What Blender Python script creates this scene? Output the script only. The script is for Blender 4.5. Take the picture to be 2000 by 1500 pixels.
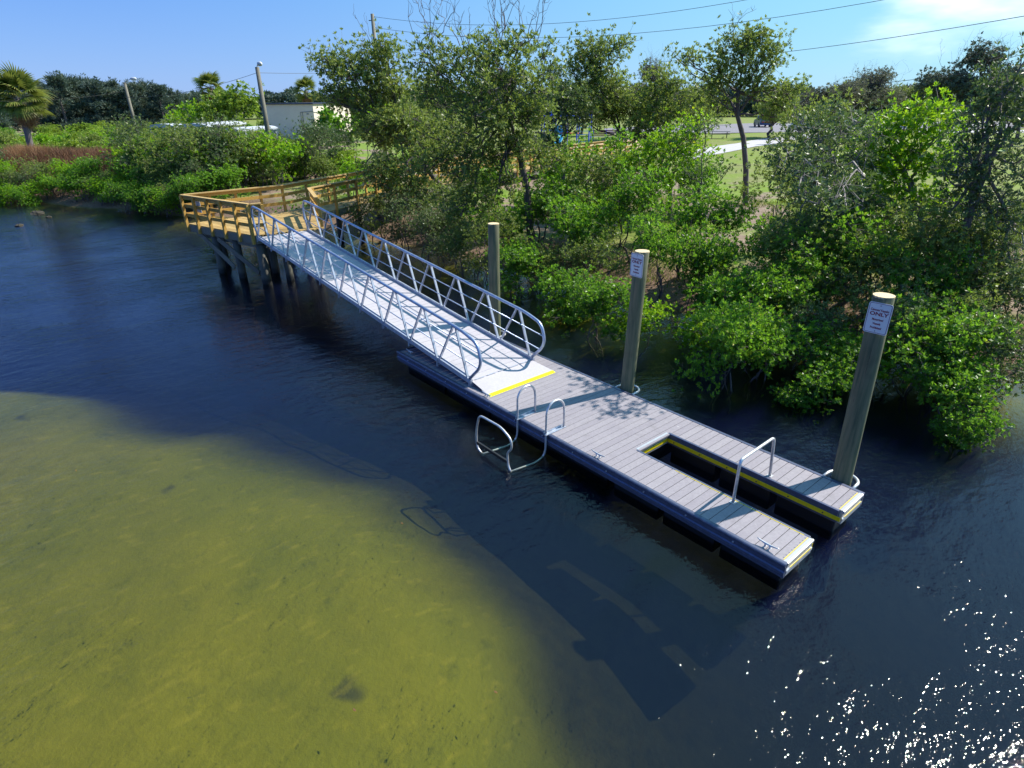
import bpy, math, random
import numpy as np
from mathutils import Vector, Matrix
RNG = np.random.default_rng(7)
random.seed(7)
PI = math.pi
scene = bpy.context.scene
for o in list(bpy.data.objects):
    bpy.data.objects.remove(o)
COL = scene.collection

# ------------------------------------------------------------------ camera, sky, sun
CAM = np.array([12.5172, -6.7987, 6.1240])
ROT = np.array([[0.64689961, 0.76252604, -0.00865634], [-0.32108939, 0.28266171, 0.90388272], [0.69168092, -0.58194192, 0.42769277]])
FPX = 1182.1
cam_d = bpy.data.cameras.new('camera')
cam = bpy.data.objects.new('camera', cam_d)
COL.objects.link(cam)
M4 = Matrix.Identity(4)
for i in range(3):
    for j in range(3):
        M4[j][i] = ROT[i][j]
    M4[i][3] = CAM[i]
cam.matrix_world = M4
cam_d.sensor_width = 36.0
cam_d.lens = 36 * FPX / 2000
cam_d.clip_start = 0.1
cam_d.clip_end = 3000
scene.camera = cam

def ray(px, py):
    f = FPX
    return ROT[0] * ((px - 1000) / f) + ROT[1] * (-(py - 750) / f) - ROT[2]
def on_z(px, py, z):
    w = ray(px, py); t = (z - CAM[2]) / w[2]
    return CAM + t * w
def at_dist(px, py, D):
    w = ray(px, py); t = D / math.hypot(w[0], w[1])
    return CAM + t * w

SUN_EL = math.radians(45)
SUN_AZ = math.atan2(0.28, 0.96)          # measured from +Y towards +X
sun_dir = Vector((math.sin(SUN_AZ) * math.cos(SUN_EL), math.cos(SUN_AZ) * math.cos(SUN_EL), math.sin(SUN_EL)))
world = bpy.data.worlds.new('World')
scene.world = world
world.use_nodes = True
nt = world.node_tree
nt.nodes.clear()
out = nt.nodes.new('ShaderNodeOutputWorld')
bg = nt.nodes.new('ShaderNodeBackground')
sky = nt.nodes.new('ShaderNodeTexSky')
sky.sky_type = 'NISHITA'
sky.sun_disc = False
sky.sun_elevation = SUN_EL
sky.sun_rotation = SUN_AZ
sky.air_density = 1.0
sky.dust_density = 0.2
sky.ozone_density = 3.0
geo = nt.nodes.new('ShaderNodeTexCoord')
sepw = nt.nodes.new('ShaderNodeSeparateXYZ'); nt.links.new(geo.outputs['Generated'], sepw.inputs[0])
rw = nt.nodes.new('ShaderNodeValToRGB')
nt.links.new(sepw.outputs['Z'], rw.inputs['Fac'])
for k_, (p_, c_) in enumerate([(0.0, (.21, .42, .88)), (.13, (.12, .33, .86)), (.45, (.016, .10, .58)), (1.0, (.004, .038, .34))]):
    if k_ > 1: rw.color_ramp.elements.new(p_)
    rw.color_ramp.elements[k_].position = p_; rw.color_ramp.elements[k_].color = (*c_, 1)
dsun = nt.nodes.new('ShaderNodeVectorMath'); dsun.operation = 'DOT_PRODUCT'; dsun.inputs[1].default_value = sun_dir
nt.links.new(geo.outputs['Generated'], dsun.inputs[0])
gs = nt.nodes.new('ShaderNodeMapRange'); gs.interpolation_type = 'SMOOTHSTEP'
gs.inputs['From Min'].default_value = -.05; gs.inputs['From Max'].default_value = 1.0; gs.inputs['To Max'].default_value = 1.0
nt.links.new(dsun.outputs['Value'], gs.inputs['Value'])
warm = nt.nodes.new('ShaderNodeMix'); warm.data_type = 'RGBA'; warm.inputs['B'].default_value = (.30, .78, 1.0, 1)
nt.links.new(gs.outputs['Result'], warm.inputs['Factor']); nt.links.new(rw.outputs['Color'], warm.inputs['A'])
sc10 = nt.nodes.new('ShaderNodeVectorMath'); sc10.operation = 'SCALE'; sc10.inputs['Scale'].default_value = 6.6
nt.links.new(warm.outputs['Result'], sc10.inputs[0])
# thin bright cloud bank towards the right
noise = nt.nodes.new('ShaderNodeTexNoise')
noise.inputs['Scale'].default_value = 2.2
noise.inputs['Detail'].default_value = 6
noise.inputs['Roughness'].default_value = 0.55
mp = nt.nodes.new('ShaderNodeMapping')
mp.inputs['Scale'].default_value = (1, 1, 3.5)
nt.links.new(geo.outputs['Generated'], mp.inputs['Vector'])
nt.links.new(mp.outputs['Vector'], noise.inputs['Vector'])
dot = nt.nodes.new('ShaderNodeVectorMath')
dot.operation = 'DOT_PRODUCT'
CL = Vector(ray(2010, 40)).normalized()
dot.inputs[1].default_value = CL
nt.links.new(geo.outputs['Generated'], dot.inputs[0])
m1 = nt.nodes.new('ShaderNodeMath'); m1.operation = 'MULTIPLY_ADD'
m1.inputs[1].default_value = 9.0; m1.inputs[2].default_value = -8.98
nt.links.new(dot.outputs['Value'], m1.inputs[0])
m2 = nt.nodes.new('ShaderNodeMath'); m2.operation = 'ADD'
nt.links.new(m1.outputs[0], m2.inputs[0]); nt.links.new(noise.outputs[0], m2.inputs[1])
mr = nt.nodes.new('ShaderNodeMapRange'); mr.interpolation_type = 'SMOOTHSTEP'
mr.inputs['From Min'].default_value = 0.42; mr.inputs['From Max'].default_value = 0.72
nt.links.new(m2.outputs[0], mr.inputs['Value'])
mx = nt.nodes.new('ShaderNodeMix'); mx.data_type = 'RGBA'
mx.inputs['B'].default_value = (8.5, 9.3, 10.0, 1)
nt.links.new(mr.outputs['Result'], mx.inputs['Factor'])
blend = nt.nodes.new('ShaderNodeMix'); blend.data_type = 'RGBA'; blend.inputs['Factor'].default_value = .82
nt.links.new(sky.outputs['Color'], blend.inputs['A']); nt.links.new(sc10.outputs[0], blend.inputs['B'])
nt.links.new(blend.outputs['Result'], mx.inputs['A'])
nt.links.new(mx.outputs['Result'], bg.inputs['Color'])
bg.inputs['Strength'].default_value = 0.10
nt.links.new(bg.outputs['Background'], out.inputs['Surface'])
sun_d = bpy.data.lights.new('sun', 'SUN')
sun_d.energy = 4.8
sun_d.angle = math.radians(0.53)
sun_d.color = (1.0, 0.94, 0.84)
sun = bpy.data.objects.new('sun', sun_d)
COL.objects.link(sun)
sun.rotation_euler = (-sun_dir).to_track_quat('-Z', 'Y').to_euler()
sun.location = (0, 0, 30)
scene.view_settings.view_transform = 'Standard'
scene.view_settings.look = 'None'
scene.view_settings.exposure = 0.72
scene.view_settings.gamma = 1.0
scene.view_settings.use_curve_mapping = False
scene.cycles.max_bounces = 8
scene.cycles.volume_bounces = 0
scene.cycles.transparent_max_bounces = 12
scene.cycles.caustics_reflective = False
scene.cycles.caustics_refractive = False

# ------------------------------------------------------------------ materials
MATS = {}
def sock(n, name):
    return n.inputs[name]
def base_mat(name, color=(.5, .5, .5), rough=.6, metal=0., spec=.5):
    m = bpy.data.materials.new(name); m.use_nodes = True
    b = m.node_tree.nodes['Principled BSDF']
    b.inputs['Base Color'].default_value = (*color, 1)
    b.inputs['Roughness'].default_value = rough
    b.inputs['Metallic'].default_value = metal
    b.inputs['Specular IOR Level'].default_value = spec
    MATS[name] = m
    return m, m.node_tree, b
def nz(t, scale, detail=4, rough=.55, vec=None, mscale=None, coord='Object'):
    n = t.nodes.new('ShaderNodeTexNoise')
    n.inputs['Scale'].default_value = scale; n.inputs['Detail'].default_value = detail; n.inputs['Roughness'].default_value = rough
    if vec is None:
        if coord == 'World':
            c = t.nodes.new('ShaderNodeNewGeometry').outputs['Position']
        else:
            c = t.nodes.new('ShaderNodeTexCoord').outputs[coord]
    else:
        c = vec
    if mscale:
        mm = t.nodes.new('ShaderNodeMapping'); mm.inputs['Scale'].default_value = mscale
        t.links.new(c, mm.inputs['Vector']); c = mm.outputs['Vector']
    t.links.new(c, n.inputs['Vector'])
    return n.outputs[0]
def ramp(t, fac, stops):
    r = t.nodes.new('ShaderNodeValToRGB')
    e = r.color_ramp.elements
    while len(e) < len(stops): e.new(0.5)
    for k, (p, c) in enumerate(stops):
        e[k].position = p; e[k].color = (*c, 1)
    t.links.new(fac, r.inputs['Fac'])
    return r.outputs['Color']
def mixc(t, a, b, fac, mode='MIX'):
    m = t.nodes.new('ShaderNodeMix'); m.data_type = 'RGBA'; m.blend_type = mode
    for s, v in (('A', a), ('B', b)):
        if isinstance(v, tuple): m.inputs[s].default_value = (*v, 1)
        else: t.links.new(v, m.inputs[s])
    if isinstance(fac, (int, float)): m.inputs['Factor'].default_value = fac
    else: t.links.new(fac, m.inputs['Factor'])
    return m.outputs['Result']
def mathn(t, op, a, b=None, c=None):
    m = t.nodes.new('ShaderNodeMath'); m.operation = op
    for k, v in enumerate((a, b, c)):
        if v is None: continue
        if isinstance(v, (int, float)): m.inputs[k].default_value = v
        else: t.links.new(v, m.inputs[k])
    return m.outputs[0]
def maprange(t, v, a, b, c=0., d=1., smooth=True):
    m = t.nodes.new('ShaderNodeMapRange')
    if smooth: m.interpolation_type = 'SMOOTHSTEP'
    t.links.new(v, m.inputs['Value'])
    for k, x in zip(('From Min', 'From Max', 'To Min', 'To Max'), (a, b, c, d)): m.inputs[k].default_value = x
    return m.outputs['Result']
def bump(t, b, h, strength=.3, dist=.01):
    n = t.nodes.new('ShaderNodeBump'); n.inputs['Strength'].default_value = strength; n.inputs['Distance'].default_value = dist
    t.links.new(h, n.inputs['Height']); t.links.new(n.outputs['Normal'], b.inputs['Normal'])
def randval(t):
    return t.nodes.new('ShaderNodeObjectInfo').outputs['Random']

def wood_mat(name, stops, scale=(1, 14, 14), rough=.75, wet=False, rnd=.35):
    m, t, b = base_mat(name, rough=rough)
    f = nz(t, 2.2, 6, .6, mscale=scale, coord='World')
    c = ramp(t, f, stops)
    f2 = nz(t, .9, 3, coord='World')
    c = mixc(t, c, tuple(x * .55 for x in stops[0][1]), maprange(t, f2, .5, .75, 0, .6))
    r = randval(t)
    c = mixc(t, c, (.0, .0, .0), mathn(t, 'MULTIPLY', r, rnd))
    if wet:
        pos = t.nodes.new('ShaderNodeNewGeometry').outputs['Position']
        sep = t.nodes.new('ShaderNodeSeparateXYZ'); t.links.new(pos, sep.inputs[0])
        zz = mathn(t, 'ADD', sep.outputs['Z'], mathn(t, 'MULTIPLY', f2, .35))
        k = maprange(t, zz, .32, .5, 1, 0)
        c = mixc(t, c, (.018, .02, .022), k)
    t.links.new(c, b.inputs['Base Color'])
    if wet:
        cr = nz(t, 3.0, 5, .75, mscale=(13, 13, .5), coord='World')
        c2 = mixc(t, c, (.02, .02, .018), maprange(t, cr, .60, .68, 0, .75)); t.links.new(c2, b.inputs['Base Color'])
    bump(t, b, f, .35, .006)
    return m
wood_mat('timber', [(.25, (.34, .18, .03)), (.5, (.56, .33, .07)), (.8, (.68, .44, .14))], rnd=.25)
wood_mat('plank_timber', [(.25, (.30, .19, .06)), (.5, (.46, .31, .11)), (.8, (.56, .41, .19))], rnd=.3)
wood_mat('cap_timber', [(.25, (.36, .22, .07)), (.5, (.55, .36, .13)), (.8, (.66, .47, .21))], rnd=.15)
wood_mat('grey_timber', [(.25, (.13, .12, .10)), (.5, (.21, .20, .16)), (.8, (.30, .27, .21))])
wood_mat('pile_timber', [(.28, (.05, .07, .045)), (.45, (.12, .135, .075)), (.6, (.18, .17, .10)), (.8, (.27, .20, .11))], scale=(11, 11, .7), wet=True, rnd=.1)
wood_mat('pile_dark', [(.2, (.06, .065, .06)), (.5, (.11, .11, .09)), (.9, (.17, .15, .11))], scale=(9, 9, .8), wet=True, rnd=.1)
m, t, b = base_mat('pile_end', rough=.8)
wv = t.nodes.new('ShaderNodeTexWave'); wv.wave_type = 'RINGS'; wv.rings_direction = 'Z'; wv.inputs['Scale'].default_value = 14; wv.inputs['Distortion'].default_value = 1.5
t.links.new(t.nodes.new('ShaderNodeTexCoord').outputs['Object'], wv.inputs['Vector'])
t.links.new(ramp(t, wv.outputs['Fac'], [(0, (.55, .40, .2)), (1, (.80, .66, .42))]), b.inputs['Base Color'])
m, t, b = base_mat('composite_board', rough=.7, spec=.2)
f = nz(t, 30, 5, .7, mscale=(1, 1, 1), coord='World')
f2 = nz(t, 1.4, 4, .6, coord='World')
c = ramp(t, f, [(.3, (.26, .24, .265)), (.7, (.35, .325, .35))])
c = mixc(t, c, (.24, .22, .25), maprange(t, f2, .52, .75, 0, .45))
sp = nz(t, 60, 2, coord='World')
c = mixc(t, c, (.10, .09, .09), maprange(t, sp, .70, .74, 0, .7))
c = mixc(t, c, (.62, .60, .58), maprange(t, nz(t, 9, 2, coord='World'), .74, .77, 0, .7))
c = mixc(t, c, (.20, .185, .19), maprange(t, nz(t, 2.6, 5, .7, coord='World'), .56, .7, 0, .4))
c = mixc(t, c, (.18, .16, .2), mathn(t, 'MULTIPLY', randval(t), .28))
t.links.new(c, b.inputs['Base Color'])
bump(t, b, f, .25, .003)
m, t, b = base_mat('gangway_board', rough=.55)
f = nz(t, 26, 5, .7, coord='World'); f2 = nz(t, 1.6, 5, .65, coord='World')
c = ramp(t, f, [(.3, (.42, .40, .43)), (.7, (.52, .49, .53))])
c = mixc(t, c, (.36, .34, .37), maprange(t, f2, .45, .7, 0, .6))
c = mixc(t, c, (.40, .38, .42), mathn(t, 'MULTIPLY', randval(t), .3))
t.links.new(c, b.inputs['Base Color'])
wv = t.nodes.new('ShaderNodeTexWave'); wv.bands_direction = 'X'; wv.inputs['Scale'].default_value = 11
t.links.new(t.nodes.new('ShaderNodeTexCoord').outputs['Object'], wv.inputs['Vector'])
bump(t, b, wv.outputs['Fac'], .3, .004)
def alu(name, col, rough, metal):
    m, t, b = base_mat(name, col, rough, metal)
    f = nz(t, 9, 5, .65, coord='World')
    t.links.new(mixc(t, tuple(c * .72 for c in col), col, maprange(t, f, .35, .65)), b.inputs['Base Color'])
    t.links.new(maprange(t, f, .3, .7, rough + .12, rough - .05), b.inputs['Roughness'])
    bump(t, b, nz(t, 60, 3, coord='World'), .08, .002)
alu('aluminium', (.52, .57, .68), .42, .5)
alu('aluminium_rail', (.42, .50, .68), .34, .6)
alu('galvanised', (.70, .70, .74), .38, .55)
alu('fascia', (.13, .15, .24), .36, .5)  # navy shade of the aluminium edge rail is put into its base colour
alu('dark_steel', (.09, .09, .10), .45, .6)
base_mat('black_rubber', (.015, .015, .018), .5)
m, t, b = base_mat('float_plastic', (.012, .013, .016), .38)
m, t, b = base_mat('yellow_paint', rough=.5)
f = nz(t, 18, 5, .7, coord='World')
t.links.new(ramp(t, f, [(.3, (.80, .56, .0)), (.55, (.86, .66, .01)), (.8, (.55, .42, .08))]), b.inputs['Base Color'])
m, t, b = base_mat('ramp_yellow', rough=.45)
t.links.new(ramp(t, nz(t, 12, 5, .7, coord='World'), [(.3, (.80, .74, .0)), (.8, (.86, .84, .02))]), b.inputs['Base Color'])
base_mat('sign_white', (.74, .76, .80), .4)
base_mat('sign_ink', (.22, .012, .05), .5)
base_mat('sign_border', (.16, .02, .12), .5)
base_mat('sign_grey', (.42, .50, .55), .4)
base_mat('growth', (.035, .03, .02), .9)
def leaf_mat(name, stops, trans=.3, rough=.42, tcol=(.30, .55, .03)):
    m, t, b = base_mat(name, rough=rough, spec=.32)
    a = t.nodes.new('ShaderNodeAttribute'); a.attribute_name = 'tint'
    f3 = nz(t, .55, 3, coord='World')
    v = mathn(t, 'ADD', mathn(t, 'MULTIPLY', a.outputs['Fac'], .72), mathn(t, 'MULTIPLY', f3, .28))
    v = mathn(t, 'ADD', v, mathn(t, 'MULTIPLY', mathn(t, 'SUBTRACT', randval(t), .5), .22))
    c = ramp(t, v, stops)
    t.links.new(c, b.inputs['Base Color'])
    tr = t.nodes.new('ShaderNodeBsdfTranslucent')
    t.links.new(mixc(t, c, tcol, .55), tr.inputs['Color'])
    ms = t.nodes.new('ShaderNodeMixShader'); ms.inputs[0].default_value = trans
    t.links.new(b.outputs[0], ms.inputs[1]); t.links.new(tr.outputs[0], ms.inputs[2])
    o = [n for n in t.nodes if n.type == 'OUTPUT_MATERIAL'][0]
    t.links.new(ms.outputs[0], o.inputs['Surface'])
leaf_mat('leaf_olive', [(.2, (.07, .12, .03)), (.5, (.155, .215, .055)), (.78, (.27, .32, .08)), (.97, (.45, .40, .08))], .38, tcol=(.40, .52, .07))
leaf_mat('leaf_green', [(.2, (.03, .085, .015)), (.45, (.08, .19, .022)), (.72, (.19, .36, .03)), (.97, (.55, .50, .05))], .40, tcol=(.34, .68, .03))
leaf_mat('leaf_bright', [(.2, (0.069, 0.184, 0.011)), (.5, (0.161, 0.345, 0.014)), (.78, (0.276, 0.460, 0.023)), (.97, (0.690, 0.483, 0.023))], .45, tcol=(0.483, 0.750, 0.023))
leaf_mat('leaf_grey', [(.2, (.045, .085, .035)), (.5, (.10, .155, .06)), (.8, (.19, .24, .09)), (.97, (.34, .33, .12))], .25, tcol=(.25, .38, .06))
leaf_mat('leaf_scrub', [(.2, (0.092, 0.161, 0.023)), (.5, (0.184, 0.287, 0.034)), (.8, (0.322, 0.391, 0.057)), (.97, (0.391, 0.368, 0.138))], .35, tcol=(0.402, 0.575, 0.034))
leaf_mat('leaf_pine', [(.2, (0.028, 0.063, 0.069)), (.5, (0.069, 0.108, 0.087)), (.8, (0.147, 0.176, 0.117)), (.97, (0.254, 0.234, 0.156))], .15, .6, tcol=(0.195, 0.254, 0.098))
leaf_mat('leaf_bare', [(.2, (.10, .095, .08)), (.5, (.16, .15, .11)), (.8, (.2, .22, .12)), (.97, (.25, .26, .15))], .25, .6, tcol=(.2, .25, .08))
leaf_mat('leaf_palm', [(.2, (.04, .08, .015)), (.5, (.10, .16, .025)), (.8, (.22, .24, .06)), (.97, (.42, .36, .14))], .3, tcol=(.35, .38, .06))
leaf_mat('leaf_dead', [(.2, (.20, .10, .05)), (.5, (.32, .18, .09)), (.8, (.46, .30, .17)), (.97, (.5, .35, .2))], .3, .7, tcol=(.4, .22, .08))
leaf_mat('reed', [(.2, (.10, .045, .03)), (.5, (.19, .095, .055)), (.8, (.32, .19, .11)), (.97, (.45, .33, .2))], .25, .7, tcol=(.32, .18, .08))
leaf_mat('grass', [(.2, (.10, .11, .03)), (.5, (.17, .22, .03)), (.8, (.28, .25, .10)), (.97, (.36, .27, .16))], .35, .7, tcol=(.3, .4, .05))
m, t, b = base_mat('bark', rough=.85)
f = nz(t, 8, 5, .7, mscale=(1, 1, .3), coord='World')
t.links.new(ramp(t, f, [(.3, (.055, .042, .045)), (.6, (.14, .115, .115)), (.8, (.24, .21, .20))]), b.inputs['Base Color'])
bump(t, b, f, .5, .02)
m, t, b = base_mat('bark_pale', rough=.8)
f = nz(t, 8, 5, .7, coord='World')
t.links.new(ramp(t, f, [(.3, (.14, .12, .12)), (.6, (.26, .23, .22)), (.8, (.36, .33, .31))]), b.inputs['Base Color'])
m, t, b = base_mat('palm_bark', rough=.85)
f = nz(t, 5, 5, .7, mscale=(1, 1, 4), coord='World')
t.links.new(ramp(t, f, [(.3, (.10, .085, .09)), (.7, (.22, .19, .19))]), b.inputs['Base Color'])
base_mat('wire', (.03, .03, .03), .6)
base_mat('roof_white', (.52, .54, .6), .5)
base_mat('roof_navy', (.03, .035, .07), .5)
m, t, b = base_mat('wall_cream', rough=.85)
t.links.new(ramp(t, nz(t, 1.2, 5, .6, coord='World'), [(.3, (.74, .63, .54)), (.7, (.80, .70, .60))]), b.inputs['Base Color'])
base_mat('conduit', (.25, .24, .25), .6)
base_mat('window_dark', (.02, .025, .03), .15)
base_mat('car_white', (.7, .7, .72), .25)
base_mat('car_silver', (.42, .44, .48), .28, .3)
base_mat('car_blue', (.04, .08, .2), .25)
base_mat('tyre', (.02, .02, .02), .7)
base_mat('play_blue', (.01, .05, .62), .35)
base_mat('play_cyan', (.05, .35, .6), .35)
base_mat('play_red', (.5, .04, .03), .45)
base_mat('bench_red', (.14, .045, .05), .6)
base_mat('bench_dark', (.05, .05, .055), .6)
base_mat('orange', (.8, .35, .02), .6)

# ------------------------------------------------------------------ mesh helpers
class MB:
    def __init__(s): s.v = []; s.f = []; s.t = []
    def quadbox(s, c, ax, ay, az, hx, hy, hz):
        c = Vector(c); n = len(s.v)
        for sz in (-1, 1):
            for sx, sy in ((-1, -1), (1, -1), (1, 1), (-1, 1)):
                s.v.append(tuple(c + ax * (sx * hx) + ay * (sy * hy) + az * (sz * hz)))
        for f in ((3, 2, 1, 0), (4, 5, 6, 7), (0, 1, 5, 4), (1, 2, 6, 5), (2, 3, 7, 6), (3, 0, 4, 7)):
            s.f.append(tuple(n + i for i in f))
        return s
    def box(s, c, size, rz=0):
        ax = Vector((math.cos(rz), math.sin(rz), 0)); ay = Vector((-math.sin(rz), math.cos(rz), 0))
        return s.quadbox(c, ax, ay, Vector((0, 0, 1)), size[0] / 2, size[1] / 2, size[2] / 2)
    def beam(s, p, q, w, h, up=(0, 0, 1)):
        p = Vector(p); q = Vector(q); d = q - p; L = d.length; d.normalize(); up = Vector(up)
        side = d.cross(up)
        if side.length < 1e-4: side = d.cross(Vector((1, 0, 0)))
        side.normalize(); u = side.cross(d).normalized()
        return s.quadbox((p + q) / 2, d, side, u, L / 2, w / 2, h / 2)
    def tube(s, pts, r, n=8, cap=True, closed=False):
        P = [Vector(p) for p in pts]; k = len(P)
        R = r if isinstance(r, (list, tuple)) else [r] * k
        base = len(s.v); prev = None
        for i in range(k):
            if closed: d = P[(i + 1) % k] - P[(i - 1) % k]
            else: d = P[min(i + 1, k - 1)] - P[max(i - 1, 0)]
            d.normalize()
            if prev is None:
                a = Vector((0, 0, 1)) if abs(d.z) < .9 else Vector((1, 0, 0))
                u = d.cross(a).normalized()
            else:
                u = (prev - d * prev.dot(d))
                if u.length < 1e-5: u = d.cross(Vector((0, 0, 1)))
                u.normalize()
            prev = u; w = d.cross(u)
            for j in range(n):
                a = 2 * PI * j / n
                s.v.append(tuple(P[i] + (u * math.cos(a) + w * math.sin(a)) * R[i]))
        for i in range(k if closed else k - 1):
            i2 = (i + 1) % k
            for j in range(n):
                j2 = (j + 1) % n
                s.f.append((base + i * n + j, base + i * n + j2, base + i2 * n + j2, base + i2 * n + j))
        if cap and not closed:
            s.f.append(tuple(base + j for j in reversed(range(n))))
            s.f.append(tuple(base + (k - 1) * n + j for j in range(n)))
        return s
    def prism(s, poly, z0, z1):
        n = len(s.v); k = len(poly)
        for z in (z0, z1):
            for p in poly: s.v.append((p[0], p[1], z))
        s.f.append(tuple(n + i for i in reversed(range(k)))); s.f.append(tuple(n + k + i for i in range(k)))
        for i in range(k):
            j = (i + 1) % k; s.f.append((n + i, n + j, n + k + j, n + k + i))
        return s
    def mesh(s, name, smooth=False, off=(0, 0, 0)):
        me = bpy.data.meshes.new(name)
        V = np.array(s.v, dtype=float) - np.array(off)
        me.from_pydata(V.tolist(), [], s.f)
        if smooth:
            me.polygons.foreach_set('use_smooth', [True] * len(me.polygons))
        return me
ORG = {}
def empty(name, loc=(0, 0, 0), label=None, cat=None, group=None, rz=0):
    o = bpy.data.objects.new(name, None); COL.objects.link(o); o.location = loc; o.rotation_euler = (0, 0, rz)
    o.empty_display_size = .2
    ORG[o.name] = Vector(loc)
    tag(o, label, cat, group); return o
def tag(o, label=None, cat=None, group=None, kind=None):
    if label: o['label'] = label
    if cat: o['category'] = cat
    if group: o['group'] = group
    if kind: o['kind'] = kind
    return o
def org(p): return ORG[p.name] if p else Vector((0, 0, 0))
def part(name, mb, mat, parent=None, smooth=False, label=None, bevel=0, **kw):
    off = org(parent)
    me = mb.mesh(name, smooth, off); me.materials.append(MATS[mat])
    o = bpy.data.objects.new(name, me); COL.objects.link(o); o.parent = parent
    ORG[o.name] = off
    if bevel:
        md = o.modifiers.new('bevel', 'BEVEL'); md.width = bevel; md.segments = 2; md.limit_method = 'ANGLE'
    tag(o, label, **kw)
    return o
def solo(name, mb, mat, loc, smooth=False, **kw):
    me = mb.mesh(name, smooth, loc); me.materials.append(MATS[mat])
    o = bpy.data.objects.new(name, me); COL.objects.link(o); o.location = loc; ORG[o.name] = Vector(loc)
    tag(o, **kw); return o
def inst(name, me, parent, loc, rot=(0, 0, 0), scale=(1, 1, 1)):
    o = bpy.data.objects.new(name, me); COL.objects.link(o); o.parent = parent
    o.location = Vector(loc) - (org(parent)); o.rotation_euler = rot; o.scale = scale; ORG[o.name] = Vector((0, 0, 0)); return o
def copy_tree(root, loc, rz=0., sc=1., label=None, group=None):
    c = root.copy(); COL.objects.link(c); c.location = loc; c.rotation_euler = (0, 0, rz)
    c.scale = (sc, sc, sc) if not isinstance(sc, tuple) else sc
    if label: c['label'] = label
    if group: c['group'] = group
    def rec(a, b):
        for ch in list(a.children):
            d = ch.copy(); COL.objects.link(d); d.parent = b; rec(ch, d)
    rec(root, c); return c
def arc(c, ux, uy, r, a0, a1, n):
    c = Vector(c); ux = Vector(ux); uy = Vector(uy)
    return [c + ux * (r * math.cos(a0 + (a1 - a0) * k / n)) + uy * (r * math.sin(a0 + (a1 - a0) * k / n)) for k in range(n + 1)]
def rounded(pts, r, n=6):
    P = [Vector(p) for p in pts]; o = [P[0]]
    for i in range(1, len(P) - 1):
        a = (P[i - 1] - P[i]); b = (P[i + 1] - P[i]); ra = min(r, a.length * .49, b.length * .49)
        a = P[i] + a.normalized() * ra; b = P[i] + b.normalized() * ra
        for k in range(n + 1):
            u = k / n; o.append(a * (1 - u) ** 2 + P[i] * 2 * u * (1 - u) + b * u * u)
    o.append(P[-1]); return o

# ------------------------------------------------------------------ terrain
SHX = np.array([-220, -66, -50, -41, -36.5, -33, -27, -21, -16, -10, -5, 0, 3, 6, 9, 11, 14, 25, 200.])
SHY = np.array([-110, -18, -9, -4.6, -2.2, .2, 2.6, 5.2, 7.2, 7.6, 7.8, 8.4, 9.2, 9.8, 10.8, 11.2, 13, 22, 160.])
def fbm(x, y, s, seed=0):
    v = 0; a = 1
    for k in range(4):
        f = s * 2 ** k
        v = v + a * np.sin(x * f * 1.13 + 1.7 * k + seed + 1.3 * np.sin(y * f * .7 + k)) * np.sin(y * f * .91 + 2.3 * k - seed + 1.1 * np.sin(x * f * .6))
        a *= .5
    return v
def sstep(x, a, b):
    u = np.clip((x - a) / (b - a), 0, 1); return u * u * (3 - 2 * u)
BP1 = at_dist(30, 300, 61)[:2]; BP2 = at_dist(262, 300, 55)[:2]
BC = (BP1 + BP2) / 2; BL = np.linalg.norm(BP2 - BP1); BD = (BP2 - BP1) / BL
def berm_uv(x, y):
    return (x - BC[0]) * BD[0] + (y - BC[1]) * BD[1], -(x - BC[0]) * BD[1] + (y - BC[1]) * BD[0]
def ground(x, y):
    x = np.asarray(x, float); y = np.asarray(y, float)
    s = y - np.interp(x, SHX, SHY)
    s = s + .5 * fbm(x, y, .35)
    land = .06 + .72 * sstep(s, 0, 3.5) + .35 * sstep(s, 3, 14) + .25 * sstep(s, 10, 40) + .05 * fbm(x, y, .25, 3)
    # low berm where the brown reeds stand
    u, v = berm_uv(x, y)
    land = land + 1.25 * np.exp(-(v / 3.2) ** 2) * sstep(-np.abs(u), -11, -5)
    # water side: shallow sand flat near the camera, channel under the dock
    ed = y - np.interp(x, [-40, -14, -9, -5, 0, 5, 8, 11, 14, 40], [-14, -11, -7.9, -5.1, -2.4, -.9, -1.0, -2.1, -3.0, -9]) + .55 * fbm(x, y, .3, 5)
    ch = sstep(ed, -3.6, 2.2)
    d = .36 + 1.4 * ch
    d = d * sstep(-s, 0, 5.5) + .1 * sstep(-s, 0, .6)
    d = d + .02 * fbm(x, y, 1.3, 2)
    return np.where(s > 0, land * sstep(s, 0, .4) + 0.0, -d)
def axis_pts(lo, hi, c0, c1, fine, n):
    mid = np.arange(c0, c1, fine)
    a = c0 - np.geomspace(fine, c0 - lo, n)[::-1]; b = c1 + np.geomspace(fine, hi - c1, n) - fine
    return np.unique(np.round(np.concatenate([a, mid, b]), 3))
gx = axis_pts(-900, 500, -45, 18, .33, 60); gy = axis_pts(-300, 1100, -14, 26, .33, 60)
X, Y = np.meshgrid(gx, gy); Z = ground(X, Y)
nx, ny = len(gx), len(gy)
me = bpy.data.meshes.new('ground')
idx = np.arange(nx * ny).reshape(ny, nx)
F = np.stack([idx[:-1, :-1], idx[:-1, 1:], idx[1:, 1:], idx[1:, :-1]], -1).reshape(-1, 4)
me.from_pydata(np.stack([X, Y, Z], -1).reshape(-1, 3).tolist(), [], F.tolist())
me.polygons.foreach_set('use_smooth', [True] * len(me.polygons))
m, t, b = base_mat('ground', rough=.95, spec=.2)
pos = t.nodes.new('ShaderNodeNewGeometry').outputs['Position']
sep = t.nodes.new('ShaderNodeSeparateXYZ'); t.links.new(pos, sep.inputs[0])
n1 = nz(t, .13, 5, .6, coord='World'); n2 = nz(t, 3.5, 6, .7, coord='World'); n3 = nz(t, 14, 4, .7, coord='World')
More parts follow.
